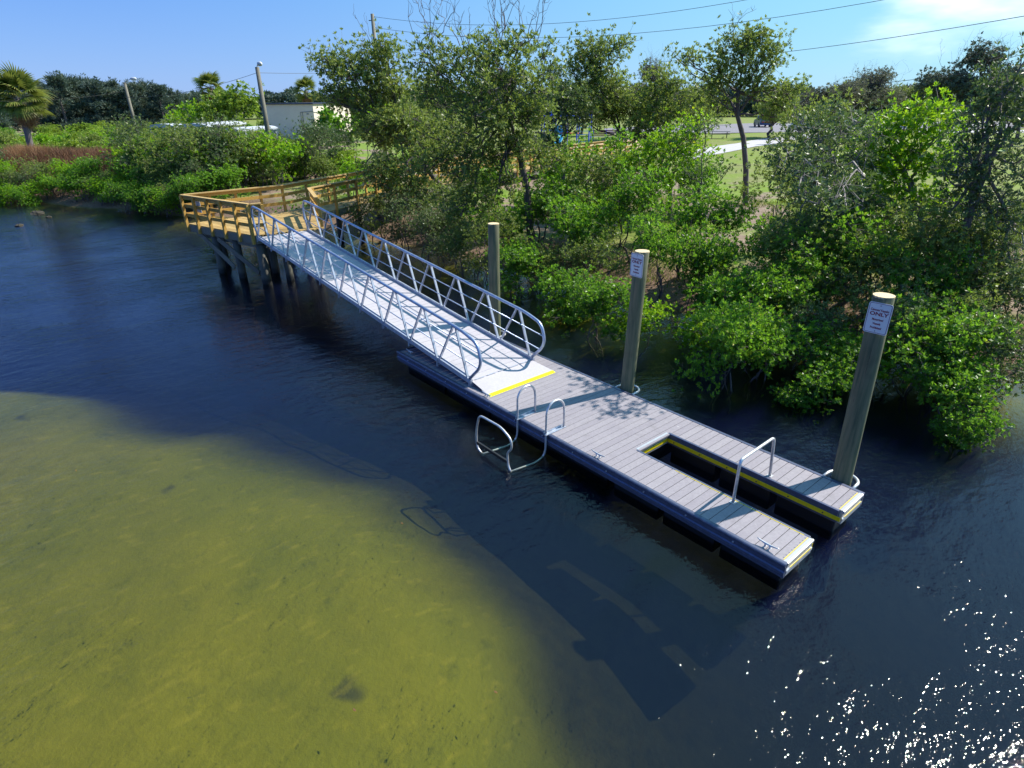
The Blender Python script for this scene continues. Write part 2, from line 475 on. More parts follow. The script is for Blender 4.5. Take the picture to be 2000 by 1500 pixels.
grass = ramp(t, n2, [(.3, (.10, .17, .02)), (.55, (.17, .25, .03)), (.8, (.24, .28, .06))])
dirt = ramp(t, n2, [(.3, (.16, .11, .085)), (.55, (.27, .20, .155)), (.8, (.38, .30, .25))])
n4 = nz(t, .32, 4, .6, coord='World')
landc = mixc(t, grass, dirt, maprange(t, n4, .44, .56))
litter = ramp(t, n3, [(.3, (.07, .045, .03)), (.55, (.20, .13, .09)), (.75, (.36, .27, .2))])
landc = mixc(t, litter, landc, maprange(t, sep.outputs['Z'], .55, .95))
far = maprange(t, sep.outputs['Y'], 26, 34)
landc = mixc(t, landc, mixc(t, grass, (.19, .21, .06), .5), mathn(t, 'MULTIPLY', far, .75))
sand = ramp(t, n2, [(.3, (.22, .20, .010)), (.55, (.265, .235, .013)), (.8, (.32, .275, .018))])
n5 = nz(t, 1.1, 6, .65, coord='World')
sand = mixc(t, sand, (.195, .195, .010), maprange(t, n1, .35, .65))
sand = mixc(t, sand, (.12, .13, .015), maprange(t, n5, .45, .8, 0, .35))
n6 = nz(t, .75, 3, .5, coord='World')
sand = mixc(t, sand, (.03, .035, .03), maprange(t, n6, .66, .74, 0, .7))
n7 = nz(t, 4.2, 3, .5, coord='World')
sand = mixc(t, sand, (.05, .055, .03), maprange(t, n7, .73, .77, 0, .6))
rp = nz(t, 6.0, 3, .5, coord='World', mscale=(1, .45, 1))
sand = mixc(t, sand, (.40, .33, .03), maprange(t, rp, .55, .75, 0, .35))
sand = mixc(t, sand, (.10, .11, .012), maprange(t, nz(t, 2.2, 5, .75, coord='World'), .56, .74, 0, .5))
mud_shade = ramp(t, n2, [(.3, (.022, .022, .014)), (.7, (.055, .048, .022))])  # mud colour darkened so the dock's shadow blends into the deep bed
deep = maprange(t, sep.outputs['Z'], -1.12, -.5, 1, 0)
sand = mixc(t, sand, mud_shade, mathn(t, 'MULTIPLY', deep, .95))
shore = mathn(t, 'MULTIPLY', maprange(t, sep.outputs['Z'], -.30, -.12), maprange(t, sep.outputs['Y'], -9, -3))
sand = mixc(t, sand, mixc(t, (.07, .06, .03), (.30, .2, .08), maprange(t, n5, .5, .65, 0, .6)), mathn(t, 'MULTIPLY', shore, .8))
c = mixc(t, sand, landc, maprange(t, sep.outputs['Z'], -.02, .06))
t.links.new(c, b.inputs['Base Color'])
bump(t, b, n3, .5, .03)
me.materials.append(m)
g = bpy.data.objects.new('ground', me); COL.objects.link(g); g['kind'] = 'structure'

# ------------------------------------------------------------------ water
mb = MB(); mb.box((-200, 25, -2.0), (1100, 420, 4.0))
wo = solo('water', mb, 'ground', (0, 0, 0)); wo['kind'] = 'structure'
m = bpy.data.materials.new('water'); m.use_nodes = True; t = m.node_tree; t.nodes.clear()
o = t.nodes.new('ShaderNodeOutputMaterial')
def wave_noise(scale, ms, detail=3, rough=.5, rot=0):
    c = t.nodes.new('ShaderNodeNewGeometry').outputs['Position']
    mm = t.nodes.new('ShaderNodeMapping'); mm.inputs['Scale'].default_value = ms; mm.inputs['Rotation'].default_value = (0, 0, rot)
    t.links.new(c, mm.inputs['Vector'])
    n = t.nodes.new('ShaderNodeTexNoise'); n.inputs['Scale'].default_value = scale; n.inputs['Detail'].default_value = detail; n.inputs['Roughness'].default_value = rough
    n.inputs['Distortion'].default_value = .08
    t.links.new(mm.outputs['Vector'], n.inputs['Vector']); return n.outputs[0]
w1 = wave_noise(2.6, (1, .45, 1), 3, .5, .75)
w2 = wave_noise(7.5, (1, .5, 1), 3, .55, .6)
w3 = wave_noise(22, (1, .6, 1), 2, .5, .9)
patch = maprange(t, wave_noise(.28, (1, 1, 1), 2), .35, .65, .45, 1.0)
h = mathn(t, 'ADD', mathn(t, 'MULTIPLY', w1, .042), mathn(t, 'ADD', mathn(t, 'MULTIPLY', w2, .0235), mathn(t, 'MULTIPLY', w3, .0075)))
h = mathn(t, 'MULTIPLY', h, patch)
bp = t.nodes.new('ShaderNodeBump'); bp.inputs['Strength'].default_value = 1.0; bp.inputs['Distance'].default_value = 1.0
t.links.new(h, bp.inputs['Height'])
fr = t.nodes.new('ShaderNodeFresnel'); fr.inputs['IOR'].default_value = 1.333; bp2 = t.nodes.new('ShaderNodeBump'); bp2.inputs['Strength'].default_value = .42; bp2.inputs['Distance'].default_value = 1.0; t.links.new(h, bp2.inputs['Height']); t.links.new(bp2.outputs['Normal'], fr.inputs['Normal'])
gl = t.nodes.new('ShaderNodeBsdfGlossy'); gl.inputs['Roughness'].default_value = .045; gl.inputs['Color'].default_value = (1, 1, 1, 1); t.links.new(bp.outputs['Normal'], gl.inputs['Normal'])
tp = t.nodes.new('ShaderNodeBsdfTransparent'); tp.inputs['Color'].default_value = (.96, .97, .9, 1)
ms = t.nodes.new('ShaderNodeMixShader')
t.links.new(fr.outputs[0], ms.inputs[0]); t.links.new(tp.outputs[0], ms.inputs[1]); t.links.new(gl.outputs[0], ms.inputs[2])
t.links.new(ms.outputs[0], o.inputs['Surface'])
va = t.nodes.new('ShaderNodeVolumeAbsorption'); va.inputs['Color'].default_value = (.56, .60, .56, 1); va.inputs['Density'].default_value = 1.1
vs = t.nodes.new('ShaderNodeVolumeScatter'); vs.inputs['Color'].default_value = (.035, .055, .30, 1); vs.inputs['Density'].default_value = .42; vs.inputs['Anisotropy'].default_value = .3
ad = t.nodes.new('ShaderNodeAddShader'); t.links.new(va.outputs[0], ad.inputs[0]); t.links.new(vs.outputs[0], ad.inputs[1])
t.links.new(ad.outputs[0], o.inputs['Volume'])
wo.data.materials.clear(); wo.data.materials.append(m)

# ------------------------------------------------------------------ floating dock
ZD = .45; W = 2.501; L = 10.072; SX = 6.901; S0 = .836; S1 = 1.715
dock = empty('floating_dock', (L / 2, W / 2, ZD), 'long floating kayak launch dock with grey decking and a slot between two fingers', 'dock')
PB = .1475
nb = int(round(L / PB)); PB = (L - .10) / nb
def board_mesh(wd):
    mb = MB(); h = .014
    # small chamfer on both long edges
    x = PB / 2 - .004; c = .004
    prof = [(-x, -h), (x, -h), (x, h - c), (x - c, h), (-x + c, h), (-x, h - c)]
    k = len(prof)
    for yy in (-wd / 2, wd / 2):
        for a, z in prof: mb.v.append((a, yy, z))
    for i in range(k):
        j = (i + 1) % k; mb.f.append((i, i + k, j + k, j))
    mb.f.append(tuple(range(k))); mb.f.append(tuple(k + i for i in reversed(range(k))))
    me = mb.mesh('plank'); me.materials.append(MATS['composite_board']); return me
full = board_mesh(W - .13); fa = board_mesh(S0 - .065 - .045); fb = board_mesh(W - S1 - .065 - .045)
for k in range(nb):
    x = .05 + (k + .5) * PB
    jz = random.uniform(-.0012, .0012)
    if x < SX - .03:
        inst('plank', full, dock, (x, W / 2, ZD - .014 + jz))
    else:
        inst('plank', fa, dock, (x, (.065 + S0 - .045) / 2, ZD - .014 + jz))
        inst('plank', fb, dock, (x, (S1 + .045 + W - .065) / 2, ZD - .014 + jz))
# edge frame: profiled rub rail (sections butt at the corners)
def rim(p, q, outn, inner=False):
    """profiled edge extrusion from p to q, outn = outward normal"""
    p = Vector((*p, 0)); q = Vector((*q, 0)); n = Vector((*outn, 0))
    if inner: prof = [(-.043, ZD + .004), (-.004, ZD + .004), (0, ZD - .004), (0, ZD - .21), (-.03, ZD - .21), (-.043, ZD - .03)]
    else: prof = [(-.06, ZD + .006), (-.012, ZD + .010), (.004, ZD + .002), (.010, ZD - .018), (.004, ZD - .04), (-.010, ZD - .05), (-.010, ZD - .12), (.006, ZD - .135), (.008, ZD - .165), (-.004, ZD - .18), (-.004, ZD - .23), (-.06, ZD - .23)]
    mb = MB(); k = len(prof)
    for c in (p, q):
        for a, z in prof:
            v = c + n * a; mb.v.append((v.x, v.y, z))
    for i in range(k):
        j = (i + 1) % k; mb.f.append((i, j, j + k, i + k))
    mb.f.append(tuple(reversed(range(k)))); mb.f.append(tuple(k + i for i in range(k)))
    return mb
part('edge_rail', rim((0, 0), (L, 0), (0, -1)), 'fascia', dock)
part('edge_rail', rim((L, W), (0, W), (0, 1)), 'fascia', dock)
part('edge_rail', rim((0, W - .062), (0, .062), (-1, 0)), 'fascia', dock)
part('edge_rail', rim((L, .062), (L, S0 - .045), (1, 0)), 'galvanised', dock)
part('edge_rail', rim((L, S1 + .045), (L, W - .062), (1, 0)), 'galvanised', dock)
part('slot_rail', rim((L - .062, S0), (SX, S0), (0, 1), True), 'fascia', dock)
part('slot_rail', rim((SX, S1), (L - .062, S1), (0, -1), True), 'fascia', dock)
part('slot_rail', rim((SX, S0 + .002), (SX, S1 - .002), (1, 0), True), 'galvanised', dock)
# yellow strips inside the slot
y1 = MB(); y1.box(((SX + L) / 2, S1 - .004, ZD - .135), (L - SX - .03, .008, .07)); part('yellow_strip', y1, 'yellow_paint', dock)
y1 = MB(); y1.box(((SX + L) / 2, S0 + .004, ZD - .135), (L - SX - .03, .008, .07)); part('yellow_strip', y1, 'yellow_paint', dock)
y1 = MB(); y1.box((SX + .004, (S0 + S1) / 2, ZD - .135), (.008, S1 - S0 - .02, .06)); part('yellow_strip', y1, 'yellow_paint', dock)
for (a, b2) in ((.09, S0 - .06), (S1 + .06, W - .09)):
    y1 = MB(); y1.box((L - .075, (a + b2) / 2, ZD + .0025), (.009, b2 - a, .003)); part('yellow_strip', y1, 'yellow_paint', dock)
    # ruler ticks along the end
    tk = MB()
    for k in range(9): tk.box((L - .095, a + (b2 - a) * (k + .5) / 9, ZD + .002), (.02, .006, .003))
    part('ruler_marks', tk, 'dark_steel', dock, kind='stuff')
y1 = MB(); y1.box(((SX + L) / 2 + .35, S0 - .05, ZD + .0025), (2.2, .010, .003)); part('yellow_strip', y1, 'yellow_paint', dock)
# yellow end blocks at the finger tips
for yy in ((.06 + S0) / 2, (S1 + W) / 2):
    y1 = MB(); y1.box((L + .006, yy, ZD - .115), (.006, .60, .018)); part('yellow_strip', y1, 'yellow_paint', dock)
# bolts on fascia
for xx in np.arange(.5, L, .8):
    bm_ = MB(); bm_.tube([(xx, .012, ZD - .09), (xx, -.004, ZD - .09)], .013, 8); part('bolt', bm_, 'galvanised', dock)
for xx in np.arange(SX + .15, L, .55):
    bm_ = MB(); bm_.tube([(xx, S1, ZD - .135), (xx, S1 - .018, ZD - .135)], .012, 8); part('bolt', bm_, 'dark_steel', dock)
# black floats
def floatbox(x0, x1, y0, y1_):
    mb = MB(); mb.box(((x0 + x1) / 2, (y0 + y1_) / 2, .02), (x1 - x0, y1_ - y0, .40))
    return part('float', mb, 'float_plastic', dock, bevel=.03)
xs = np.linspace(.12, SX - .1, 5)
for k in range(4):
    floatbox(xs[k] + .02, xs[k + 1] - .02, .20, W / 2 - .06); floatbox(xs[k] + .02, xs[k + 1] - .02, W / 2 + .06, W - .20)
xs = np.linspace(SX, L - .05, 4)
for k in range(3):
    floatbox(xs[k] + .06, xs[k + 1] - .04, .16, S0 - .06); floatbox(xs[k] + .06, xs[k + 1] - .04, S1 + .06, W - .16)
jo = MB()
for yy in (.3, W / 2, W - .3):
    jo.beam((.05, yy, ZD - .13), (SX - .05 if yy == W / 2 else L - .05, yy, ZD - .13), .05, .18)
part('joists', jo, 'dark_steel', dock)

# cleats
def cleat(x, y, lab):
    z = ZD
    e = empty('dock_cleat', (x, y, z), lab, 'cleat')
    b_ = MB(); b_.box((x - .035, y, z + .004), (.03, .075, .008)).box((x + .035, y, z + .004), (.03, .075, .008)); part('base', b_, 'galvanised', e)
    for s in (-.035, .035): b_ = MB(); b_.tube([(x + s, y, z), (x + s, y, z + .06)], .014, 8); part('leg', b_, 'galvanised', e, smooth=True)
    b_ = MB(); b_.tube([(x - .16, y, z + .085), (x - .13, y, z + .075), (x - .05, y, z + .063), (x + .05, y, z + .063), (x + .13, y, z + .075), (x + .16, y, z + .085)], [.006, .010, .015, .015, .010, .006], 8)
    part('horns', b_, 'galvanised', e, smooth=True)
cleat(.34, .17, 'metal cleat at the shaded far end of the floating dock beneath the gangway')
cleat(3.46, .12, 'metal cleat beside the front corner of the yellow edged ramp')
cleat(6.60, .12, 'metal cleat on the dock edge in front of the kayak slot')
cleat(9.73, .14, 'metal cleat near the tip of the front dock finger')

# swim ladder style kayak entry frame
lad = empty('entry_handrail', (4.95, -.2, ZD), 'bent metal tube frame with two loop handles and an outer arch standing in the water', 'handrail')
TR = .021
for x in (4.63, 5.44):
    pts = [(x - .05, -.87, -.03), (x - .05, -.25, -.10), (x - .03, -.06, -.03), (x, -.035, .12), (x, -.035, .85)]
    pts = rounded(pts, .12, 5)
    top = arc((x + .01, .19, .87), (0, -1, 0), (0, 0, 1), .225, 0, PI, 12)
    pts = pts[:-1] + top + [(x + .02, .415, .80), (x + .02, .415, ZD)]
    b_ = MB(); b_.tube(pts, TR, 10); part('loop_handle', b_, 'galvanised', lad, smooth=True)
    b_ = MB(); b_.box((x + .01, .19, ZD + .012), (.075, .52, .012)).box((x - .02, .19, ZD + .03), (.012, .52, .045)); part('mounting_plate', b_, 'aluminium', lad)
ap = rounded([(4.56, -.87, -.03), (4.43, -.87, .03), (4.40, -.87, .14), (4.40, -.87, .40), (4.51, -.87, .79), (5.15, -.87, .80), (5.44, -.87, .66), (5.44, -.87, .46), (5.32, -.87, .35), (5.34, -.87, .08), (5.42, -.87, -.03)], .13, 6)
b_ = MB(); b_.tube(ap, TR, 10); part('outer_arch', b_, 'galvanised', lad, smooth=True)
b_ = MB(); b_.beam((4.39, -.87, .15), (5.34, -.87, .15), .035, .06); part('step_bar', b_, 'black_rubber', lad)
# grab hoop over the slot
hp = empty('grab_hoop', (8.82, 1.27, ZD), 'silver square grab hoop arching across the kayak slot', 'grab rail')
pts = rounded([(8.85, .72, ZD), (8.85, .72, 1.215), (8.80, 1.82, 1.165), (8.85, 1.82, ZD)], .10, 6)
b_ = MB(); b_.tube(pts, .024, 10); part('tube', b_, 'galvanised', hp, smooth=True)
for yy in (.717, 1.822):
    b_ = MB(); b_.box((8.85, yy, ZD + .006), (.09, .09, .008)); part('foot_plate', b_, 'galvanised', hp)

# ------------------------------------------------------------------ mooring piles
def pile(x, y, ztop, r, lab, lean=(0, 0), hoop=True):
    e = empty('mooring_pile', (x, y, 0), lab, 'pile')
    b_ = MB(); n = 28; rings = [-1.9, -.6, 0, .45, 1.1, 1.9, 2.7, ztop - .012, ztop]
    for k, z in enumerate(rings):
        f_ = (z - .45)
        for j in range(n):
            a = 2 * PI * j / n
            rr = r * (1 - .012 * z) * (1 + .022 * math.sin(3 * a + z * 1.1) + .012 * math.sin(7 * a + 2 * z)) - (.006 if k == len(rings) - 1 else 0)
            b_.v.append((x + lean[0] * f_ + rr * math.cos(a), y + lean[1] * f_ + rr * math.sin(a), z))
    for k in range(len(rings) - 1):
        for j in range(n):
            j2 = (j + 1) % n; b_.f.append((k * n + j, k * n + j2, (k + 1) * n + j2, (k + 1) * n + j))
    part('shaft', b_, 'pile_timber', e, smooth=True)
    c_ = MB(); cx, cy = x + lean[0] * (ztop - .45), y + lean[1] * (ztop - .45)
    c_.v = [(cx + (r * .955) * math.cos(2 * PI * j / n), cy + r * .955 * math.sin(2 * PI * j / n), z) for z in (ztop - .02, ztop + .003) for j in range(n)]
    c_.f = [tuple(n + j for j in range(n))] + [(j, (j + 1) % n, n + (j + 1) % n, n + j) for j in range(n)]
    part('cut_end', c_, 'pile_end', e)
    if hoop:
        hb = MB(); rr = .235
        pts = [Vector((x - rr, W + .005, ZD - .045))] + arc((x, y + .03, ZD - .045), (-1, 0, 0), (0, 1, 0), rr, .15, PI - .15, 16) + [Vector((x + rr, W + .005, ZD - .045))]
        hb.tube(pts, .026, 10)
        hh = solo('pile_hoop', hb, 'galvanised', (x, W, ZD), smooth=True)
        return e, hh
    return e, None
PY = W + .165
e1, h1 = pile(.60, PY, 3.32, .145, 'plain mooring pile without a sign behind the middle of the gangway', lean=(.006, 0))
e2, h2 = pile(5.12, PY, 3.42, .145, 'mooring pile with a sign beside the middle of the dock', lean=(.035, .0))
e3, h3 = pile(9.64, PY, 3.52, .150, 'nearest and thickest looking mooring pile with a sign at the dock tip', lean=(-.025, .0))
tag(h1, 'metal hoop holding the plain pile to the dock beside the gangway', 'pile hoop')
tag(h2, 'metal hoop tying the middle signed pile to the dock edge', 'pile hoop')
tag(h3, 'pale metal hoop round the foot of the nearest signed pile', 'pile hoop')

def text_part(txt, size, cx, cz, parent, M, sx=1., bold=.0):
    cu = bpy.data.curves.new('lettering', 'FONT'); cu.body = txt; cu.size = size; cu.align_x = 'CENTER'; cu.align_y = 'CENTER'
    cu.offset = bold; cu.extrude = .0006; cu.resolution_u = 3
    to = bpy.data.objects.new('tmp', cu); COL.objects.link(to)
    dg = bpy.context.evaluated_depsgraph_get(); me = bpy.data.meshes.new_from_object(to.evaluated_get(dg))
    bpy.data.objects.remove(to)
    me.name = 'lettering'; me.materials.clear(); me.materials.append(MATS['sign_ink'])
    o = bpy.data.objects.new('lettering', me); COL.objects.link(o); o.parent = parent
    o.location = (cx, -.0032, cz); o.rotation_euler = (PI / 2, 0, 0); o.scale = (sx, 1, 1)
    return o
def rrect(w, h, r, n=5):
    P = []
    for cx, cz, a0 in ((w / 2 - r, h / 2 - r, 0), (-w / 2 + r, h / 2 - r, PI / 2), (-w / 2 + r, -h / 2 + r, PI), (w / 2 - r, -h / 2 + r, 1.5 * PI)):
        for k in range(n + 1): a = a0 + PI / 2 * k / n; P.append((cx + r * math.cos(a), cz + r * math.sin(a)))
    return P
def sign(x, y, z, rz, lab, tilt=0):
    e = empty('dock_sign', (x, y, z), lab, 'sign', rz=rz)
    e.rotation_euler = (0, tilt, rz)
    w, h = .315, .455
    def plate(P, y0, y1_, name, mat, Pin=None):
        mb = MB(); k = len(P)
        if Pin is None:
            mb.v = [(a, y0, c) for a, c in P] + [(a, y1_, c) for a, c in P]
            mb.f = [tuple(range(k)), tuple(k + i for i in reversed(range(k)))] + [(i, i + k, (i + 1) % k + k, (i + 1) % k) for i in range(k)]
        else:
            mb.v = [(a, y0, c) for a, c in P] + [(a, y0, c) for a, c in Pin]
            mb.f = [(i, (i + 1) % k, (i + 1) % k + k, i + k) for i in range(k)]
        me = mb.mesh(name); me.materials.append(MATS[mat])
        o = bpy.data.objects.new(name, me); COL.objects.link(o); o.parent = e; return o
    plate(rrect(w, h, .035), -.0015, .0015, 'panel', 'sign_white')
    plate(rrect(w - .022, h - .022, .028), -.0030, 0, 'border', 'sign_border', rrect(w - .034, h - .034, .023))
    text_part('Canoes/ Kayaks', .047, 0, .120, e, None, .80, .0012)
    text_part('ONLY', .072, 0, .060, e, None, 1.25, .0022)
    text_part('Motorized', .043, 0, -.020, e, None, .82, .0014)
    text_part('Vessels', .043, 0, -.082, e, None, .82, .0014)
    text_part('Prohibited', .043, 0, -.142, e, None, .82, .0014)
    for zz in (.185, -.190):
        mb = MB(); mb.tube([(0, 0, zz), (0, -.006, zz)], .007, 8); me = mb.mesh('bolt'); me.materials.append(MATS['dark_steel'])
        o = bpy.data.objects.new('bolt', me); COL.objects.link(o); o.parent = e
    return e
sign(9.61, PY - .158, 3.22, 0.05, 'white canoes and kayaks only sign on the nearest pile', 0)
sign(5.24, PY - .160, 3.17, -0.05, 'white canoes and kayaks only sign on the middle pile', 0)

# ------------------------------------------------------------------ gangway
GO = Vector((2.828, .177, .57)); GYAW = .003; GS = .1016; GL = 12.252; GW = 1.817
U = Vector((-math.cos(GYAW) * math.cos(GS), -math.sin(GYAW) * math.cos(GS), math.sin(GS)))
CV = Vector((-math.sin(GYAW), math.cos(GYAW), 0)); NV = U.cross(CV); NV = NV if NV.z > 0 else -NV
def G(s, t_, n_): return GO + U * s + CV * t_ + NV * n_
gang = empty('gangway', GO, 'long silver aluminium gangway with truss railings sloping from the boardwalk to the dock', 'gangway')
NP = 62; ps = GL / NP
mb = MB(); mb.quadbox((0, 0, 0), Vector((1, 0, 0)), Vector((0, 1, 0)), Vector((0, 0, 1)), ps / 2 - .003, GW / 2 - .05, .012)
pm = mb.mesh('deck_plank'); pm.materials.append(MATS['gangway_board'])
grot = Matrix((( -U.x, CV.x, NV.x), (-U.y, CV.y, NV.y), (-U.z, CV.z, NV.z))).to_euler()
for k in range(NP):
    p_ = G((k + .5) * ps, GW / 2, -.012 + random.uniform(-.001, .001))
    inst('deck_plank', pm, gang, p_, grot)
HR = 1.07
for side, t0 in (('front', 0.), ('back', GW)):
    b_ = MB(); b_.beam(G(-.04, t0, .0), G(GL + .04, t0, .0), .055, .11, NV); part('bottom_chord', b_, 'aluminium', gang)
    s_ = -1 if t0 == 0 else 1
    b_ = MB(); b_.beam(G(0, t0 - s_ * .038, .03), G(GL, t0 - s_ * .038, .03), .012, .10, NV); part('kick_plate', b_, 'aluminium', gang)
    pts = rounded([G(0.02, t0, .06), G(-.28, t0, .42), G(-.34, t0, .62), G(-.20, t0, .98), G(.35, t0, HR), G(GL - .35, t0, HR), G(GL + .12, t0, HR - .03), G(GL + .22, t0, .80), G(GL + .20, t0, .52), G(GL - .02, t0, .06)], .26, 7)
    b_ = MB(); b_.tube(pts, .036, 10); part('top_rail', b_, 'aluminium_rail', gang, smooth=True)
    for nn, e0, e1_ in ((.38, -.24, .17), (.74, -.30, .20)):
        b_ = MB(); b_.tube([G(e0, t0 - s_ * .045, nn), G(GL + e1_, t0 - s_ * .045, nn)], .013, 6); part('mid_rail', b_, 'aluminium_rail', gang, smooth=True)
    bay = GL / 10
    for k in range(10):
        for a, c_ in ((k * bay + .06, (k + .5) * bay - .05), ((k + 1) * bay - .06, (k + .5) * bay + .05)):
            if k == 0 and a < .2: a = .10
            b_ = MB(); b_.beam(G(a, t0, .05), G(c_, t0, HR - .02), .036, .05, CV); part('diagonal', b_, 'aluminium', gang)
for k in range(11):
    s0 = k * GL / 10
    b_ = MB(); b_.beam(G(s0, -.03, -.085), G(s0, GW + .03, -.085), .07, .09, NV); part('cross_member', b_, 'aluminium', gang)
    b_ = MB(); b_.beam(G(s0 + .0, -.036, -.16), G(s0, -.036, .03), .035, .016, CV); part('bracket', b_, 'aluminium', gang)
# transition ramp plate
r0 = GO + CV * .03 + Vector((0, 0, -.005)); r1 = GO + CV * (GW - .03) + Vector((0, 0, -.005))
mb = MB(); q0 = Vector((3.42, .18, ZD + .02)); q1 = Vector((3.42, 2.07, ZD + .02))
def slab(a, b2, c_, d_, th):
    m_ = MB(); m_.v = [tuple(v) for v in (a, b2, c_, d_)] + [tuple(v - Vector((0, 0, th))) for v in (a, b2, c_, d_)]
    m_.f = [(0, 1, 2, 3), (7, 6, 5, 4), (0, 4, 5, 1), (1, 5, 6, 2), (2, 6, 7, 3), (3, 7, 4, 0)]; return m_
part('ramp_plate', slab(r0, q0, q1, r1, .012), 'gangway_board', gang)
q2 = Vector((3.53, .17, ZD + .006)); q3 = Vector((3.53, 2.06, ZD + .006)); up_ = Vector((.001, 0, .001))
part('yellow_edge', slab(q0 + up_, q2, q3, q1 + up_, .010), 'ramp_yellow', gang)
for k in range(5):
    tt = .12 + k * .33
    b_ = MB(); b_.tube([GO + CV * tt + Vector((.012, 0, .006)), GO + CV * (tt + .24) + Vector((.012, 0, .006))], .011, 6); part('hinge', b_, 'aluminium', gang)
for tt in (.2, GW - .2):
    b_ = MB(); c0 = G(.25, tt, 0); b_.tube([Vector((c0.x, c0.y - .03, ZD + .055)), Vector((c0.x, c0.y + .03, ZD + .055))], .055, 14); part('roller', b_, 'black_rubber', gang)

# ------------------------------------------------------------------ boardwalk
ZB = 1.80
A = Vector((-14.0, -.93)); B = Vector((-9.80, .20)); C_ = Vector((-9.50, 2.62)); K = Vector((-14.1, 3.07)); D_ = Vector((-12.38, 3.46))
O3 = Vector((-18.72, 12.22)); I3 = Vector((-17.0, 12.9)); O4 = Vector((-23.2, 34.5)); I4 = Vector((-21.4, 34.9))
bw = empty('boardwalk', (-12, 1.5, 0), 'raised yellowish timber boardwalk and platform on dark piles leading back through the trees', 'boardwalk')
u = (B - A).normalized(); v = Vector((-u.y, u.x))
def clip_strips(poly, org_, u, v, w0, n):
    res = []
    for k in range(n):
        m_ = (k + .5) * w0; xs_ = []
        for i in range(len(poly)):
            p_, q_ = poly[i] - org_, poly[(i + 1) % len(poly)] - org_
            a, b2 = p_.dot(v), q_.dot(v)
            if (a - m_) * (b2 - m_) < 0:
                tt = (m_ - a) / (b2 - a); xs_.append(p_.dot(u) * (1 - tt) + q_.dot(u) * tt)
        if len(xs_) >= 2: res.append((m_, min(xs_), max(xs_)))
    return res
cnt = 0
def lay(poly, org_, u, v, w0, n):
    global cnt
    for m_, a, b2 in clip_strips(poly, org_, u, v, w0, n):
        c_ = org_ + v * m_ + u * ((a + b2) / 2)
        mb = MB(); mb.box((c_.x, c_.y, ZB - .019 + random.uniform(-.002, .002)), (b2 - a + random.uniform(0, .03), w0 - .012, .038), math.atan2(u.y, u.x) + random.uniform(-.001, .001))
        part('plank', mb, 'plank_timber', bw); cnt += 1
lay([A, B, C_, D_, I3, O3, K], A, u, v, .145, 95)
lay([O3, I3, I4, O4], O3, (I3 - O3).normalized(), Vector((.12, .993)).normalized() if False else Vector((-(I3 - O3).normalized().y, (I3 - O3).normalized().x)), .145, 142)
def rail_run(P, Q, nposts, outn, mat='timber', capw=.145, skip_first=False, skip_last=False, cap_z=1.07):
    P3 = Vector((P.x, P.y, 0)); Q3 = Vector((Q.x, Q.y, 0)); n3 = Vector((outn.x, outn.y, 0)).normalized(); d = (Q3 - P3).normalized()
    b_ = MB(); b_.beam(P3 + Vector((0, 0, ZB + cap_z)), Q3 + Vector((0, 0, ZB + cap_z)), capw, .038); part('cap_rail', b_, 'cap_timber', bw)
    for zz in (.34, .68):
        b_ = MB(); b_.beam(P3 - n3 * .0 + Vector((0, 0, ZB + zz)), Q3 - n3 * .0 + Vector((0, 0, ZB + zz)), .038, .125); part('mid_rail', b_, mat, bw)
    b_ = MB(); b_.beam(P3 - n3 * .0 + Vector((0, 0, ZB + .985)), Q3 + Vector((0, 0, ZB + .985)), .036, .125); part('top_rail', b_, mat, bw)
    for k in range(nposts):
        if (k == 0 and skip_first) or (k == nposts - 1 and skip_last): continue
        tt = k / (nposts - 1); c_ = P3.lerp(Q3, min(max(tt, .012), .988)) + n3 * .068
        b_ = MB(); b_.box((c_.x, c_.y, ZB + (1.045 - .30) / 2 + 0.0), (.095, .095, 1.045 + .30), math.atan2(d.y, d.x)); part('post', b_, mat, bw)
    b_ = MB(); b_.beam(P3 + n3 * .0 + Vector((0, 0, ZB - .17)), Q3 + Vector((0, 0, ZB - .17)), .045, .26); part('rim_joist', b_, 'grey_timber', bw)
rail_run(A, B, 6, -v)
rail_run(A, K, 5, Vector((-1, .1)), skip_first=True)
rail_run(K, O3, 8, Vector((-1, -.32)), skip_first=True)
rail_run(O3, O4, 17, Vector((-1, 0)), skip_first=True)
rail_run(D_, I3, 8, Vector((1, .32)))
rail_run(I3, I4, 17, Vector((1, 0)), skip_first=True)
# short returning rail beside the gangway head and end rail on the left of it
B2 = B + Vector((.03, .10)); rail_run(B, B + Vector((.05, .38)), 2, Vector((1, -.1)), skip_first=True)
rail_run(Vector((-9.66, 2.56)), D_, 3, Vector((.3, 1)))
b_ = MB(); b_.beam((B.x + .02, B.y, ZB - .17), (C_.x, C_.y, ZB - .17), .045, .26); part('rim_joist', b_, 'grey_timber', bw)
# joists under the decking
for tt in (.2, .4, .6, .8):
    p_ = A.lerp(B, tt); q_ = K.lerp(C_, tt)
    b_ = MB(); b_.beam((p_.x, p_.y + .05, ZB - .16), (q_.x, q_.y, ZB - .16), .045, .22); part('joist', b_, 'grey_timber', bw)
for a, c_ in ((K, O3), (D_, I3), (O3, O4), (I3, I4)):
    sh = .35 if c_ in (O3, O4) and a in (K, O3) else -.35
    b_ = MB(); b_.beam((a.x + sh, a.y + .1, ZB - .16), (c_.x + sh, c_.y, ZB - .16), .045, .22); part('joist', b_, 'grey_timber', bw)
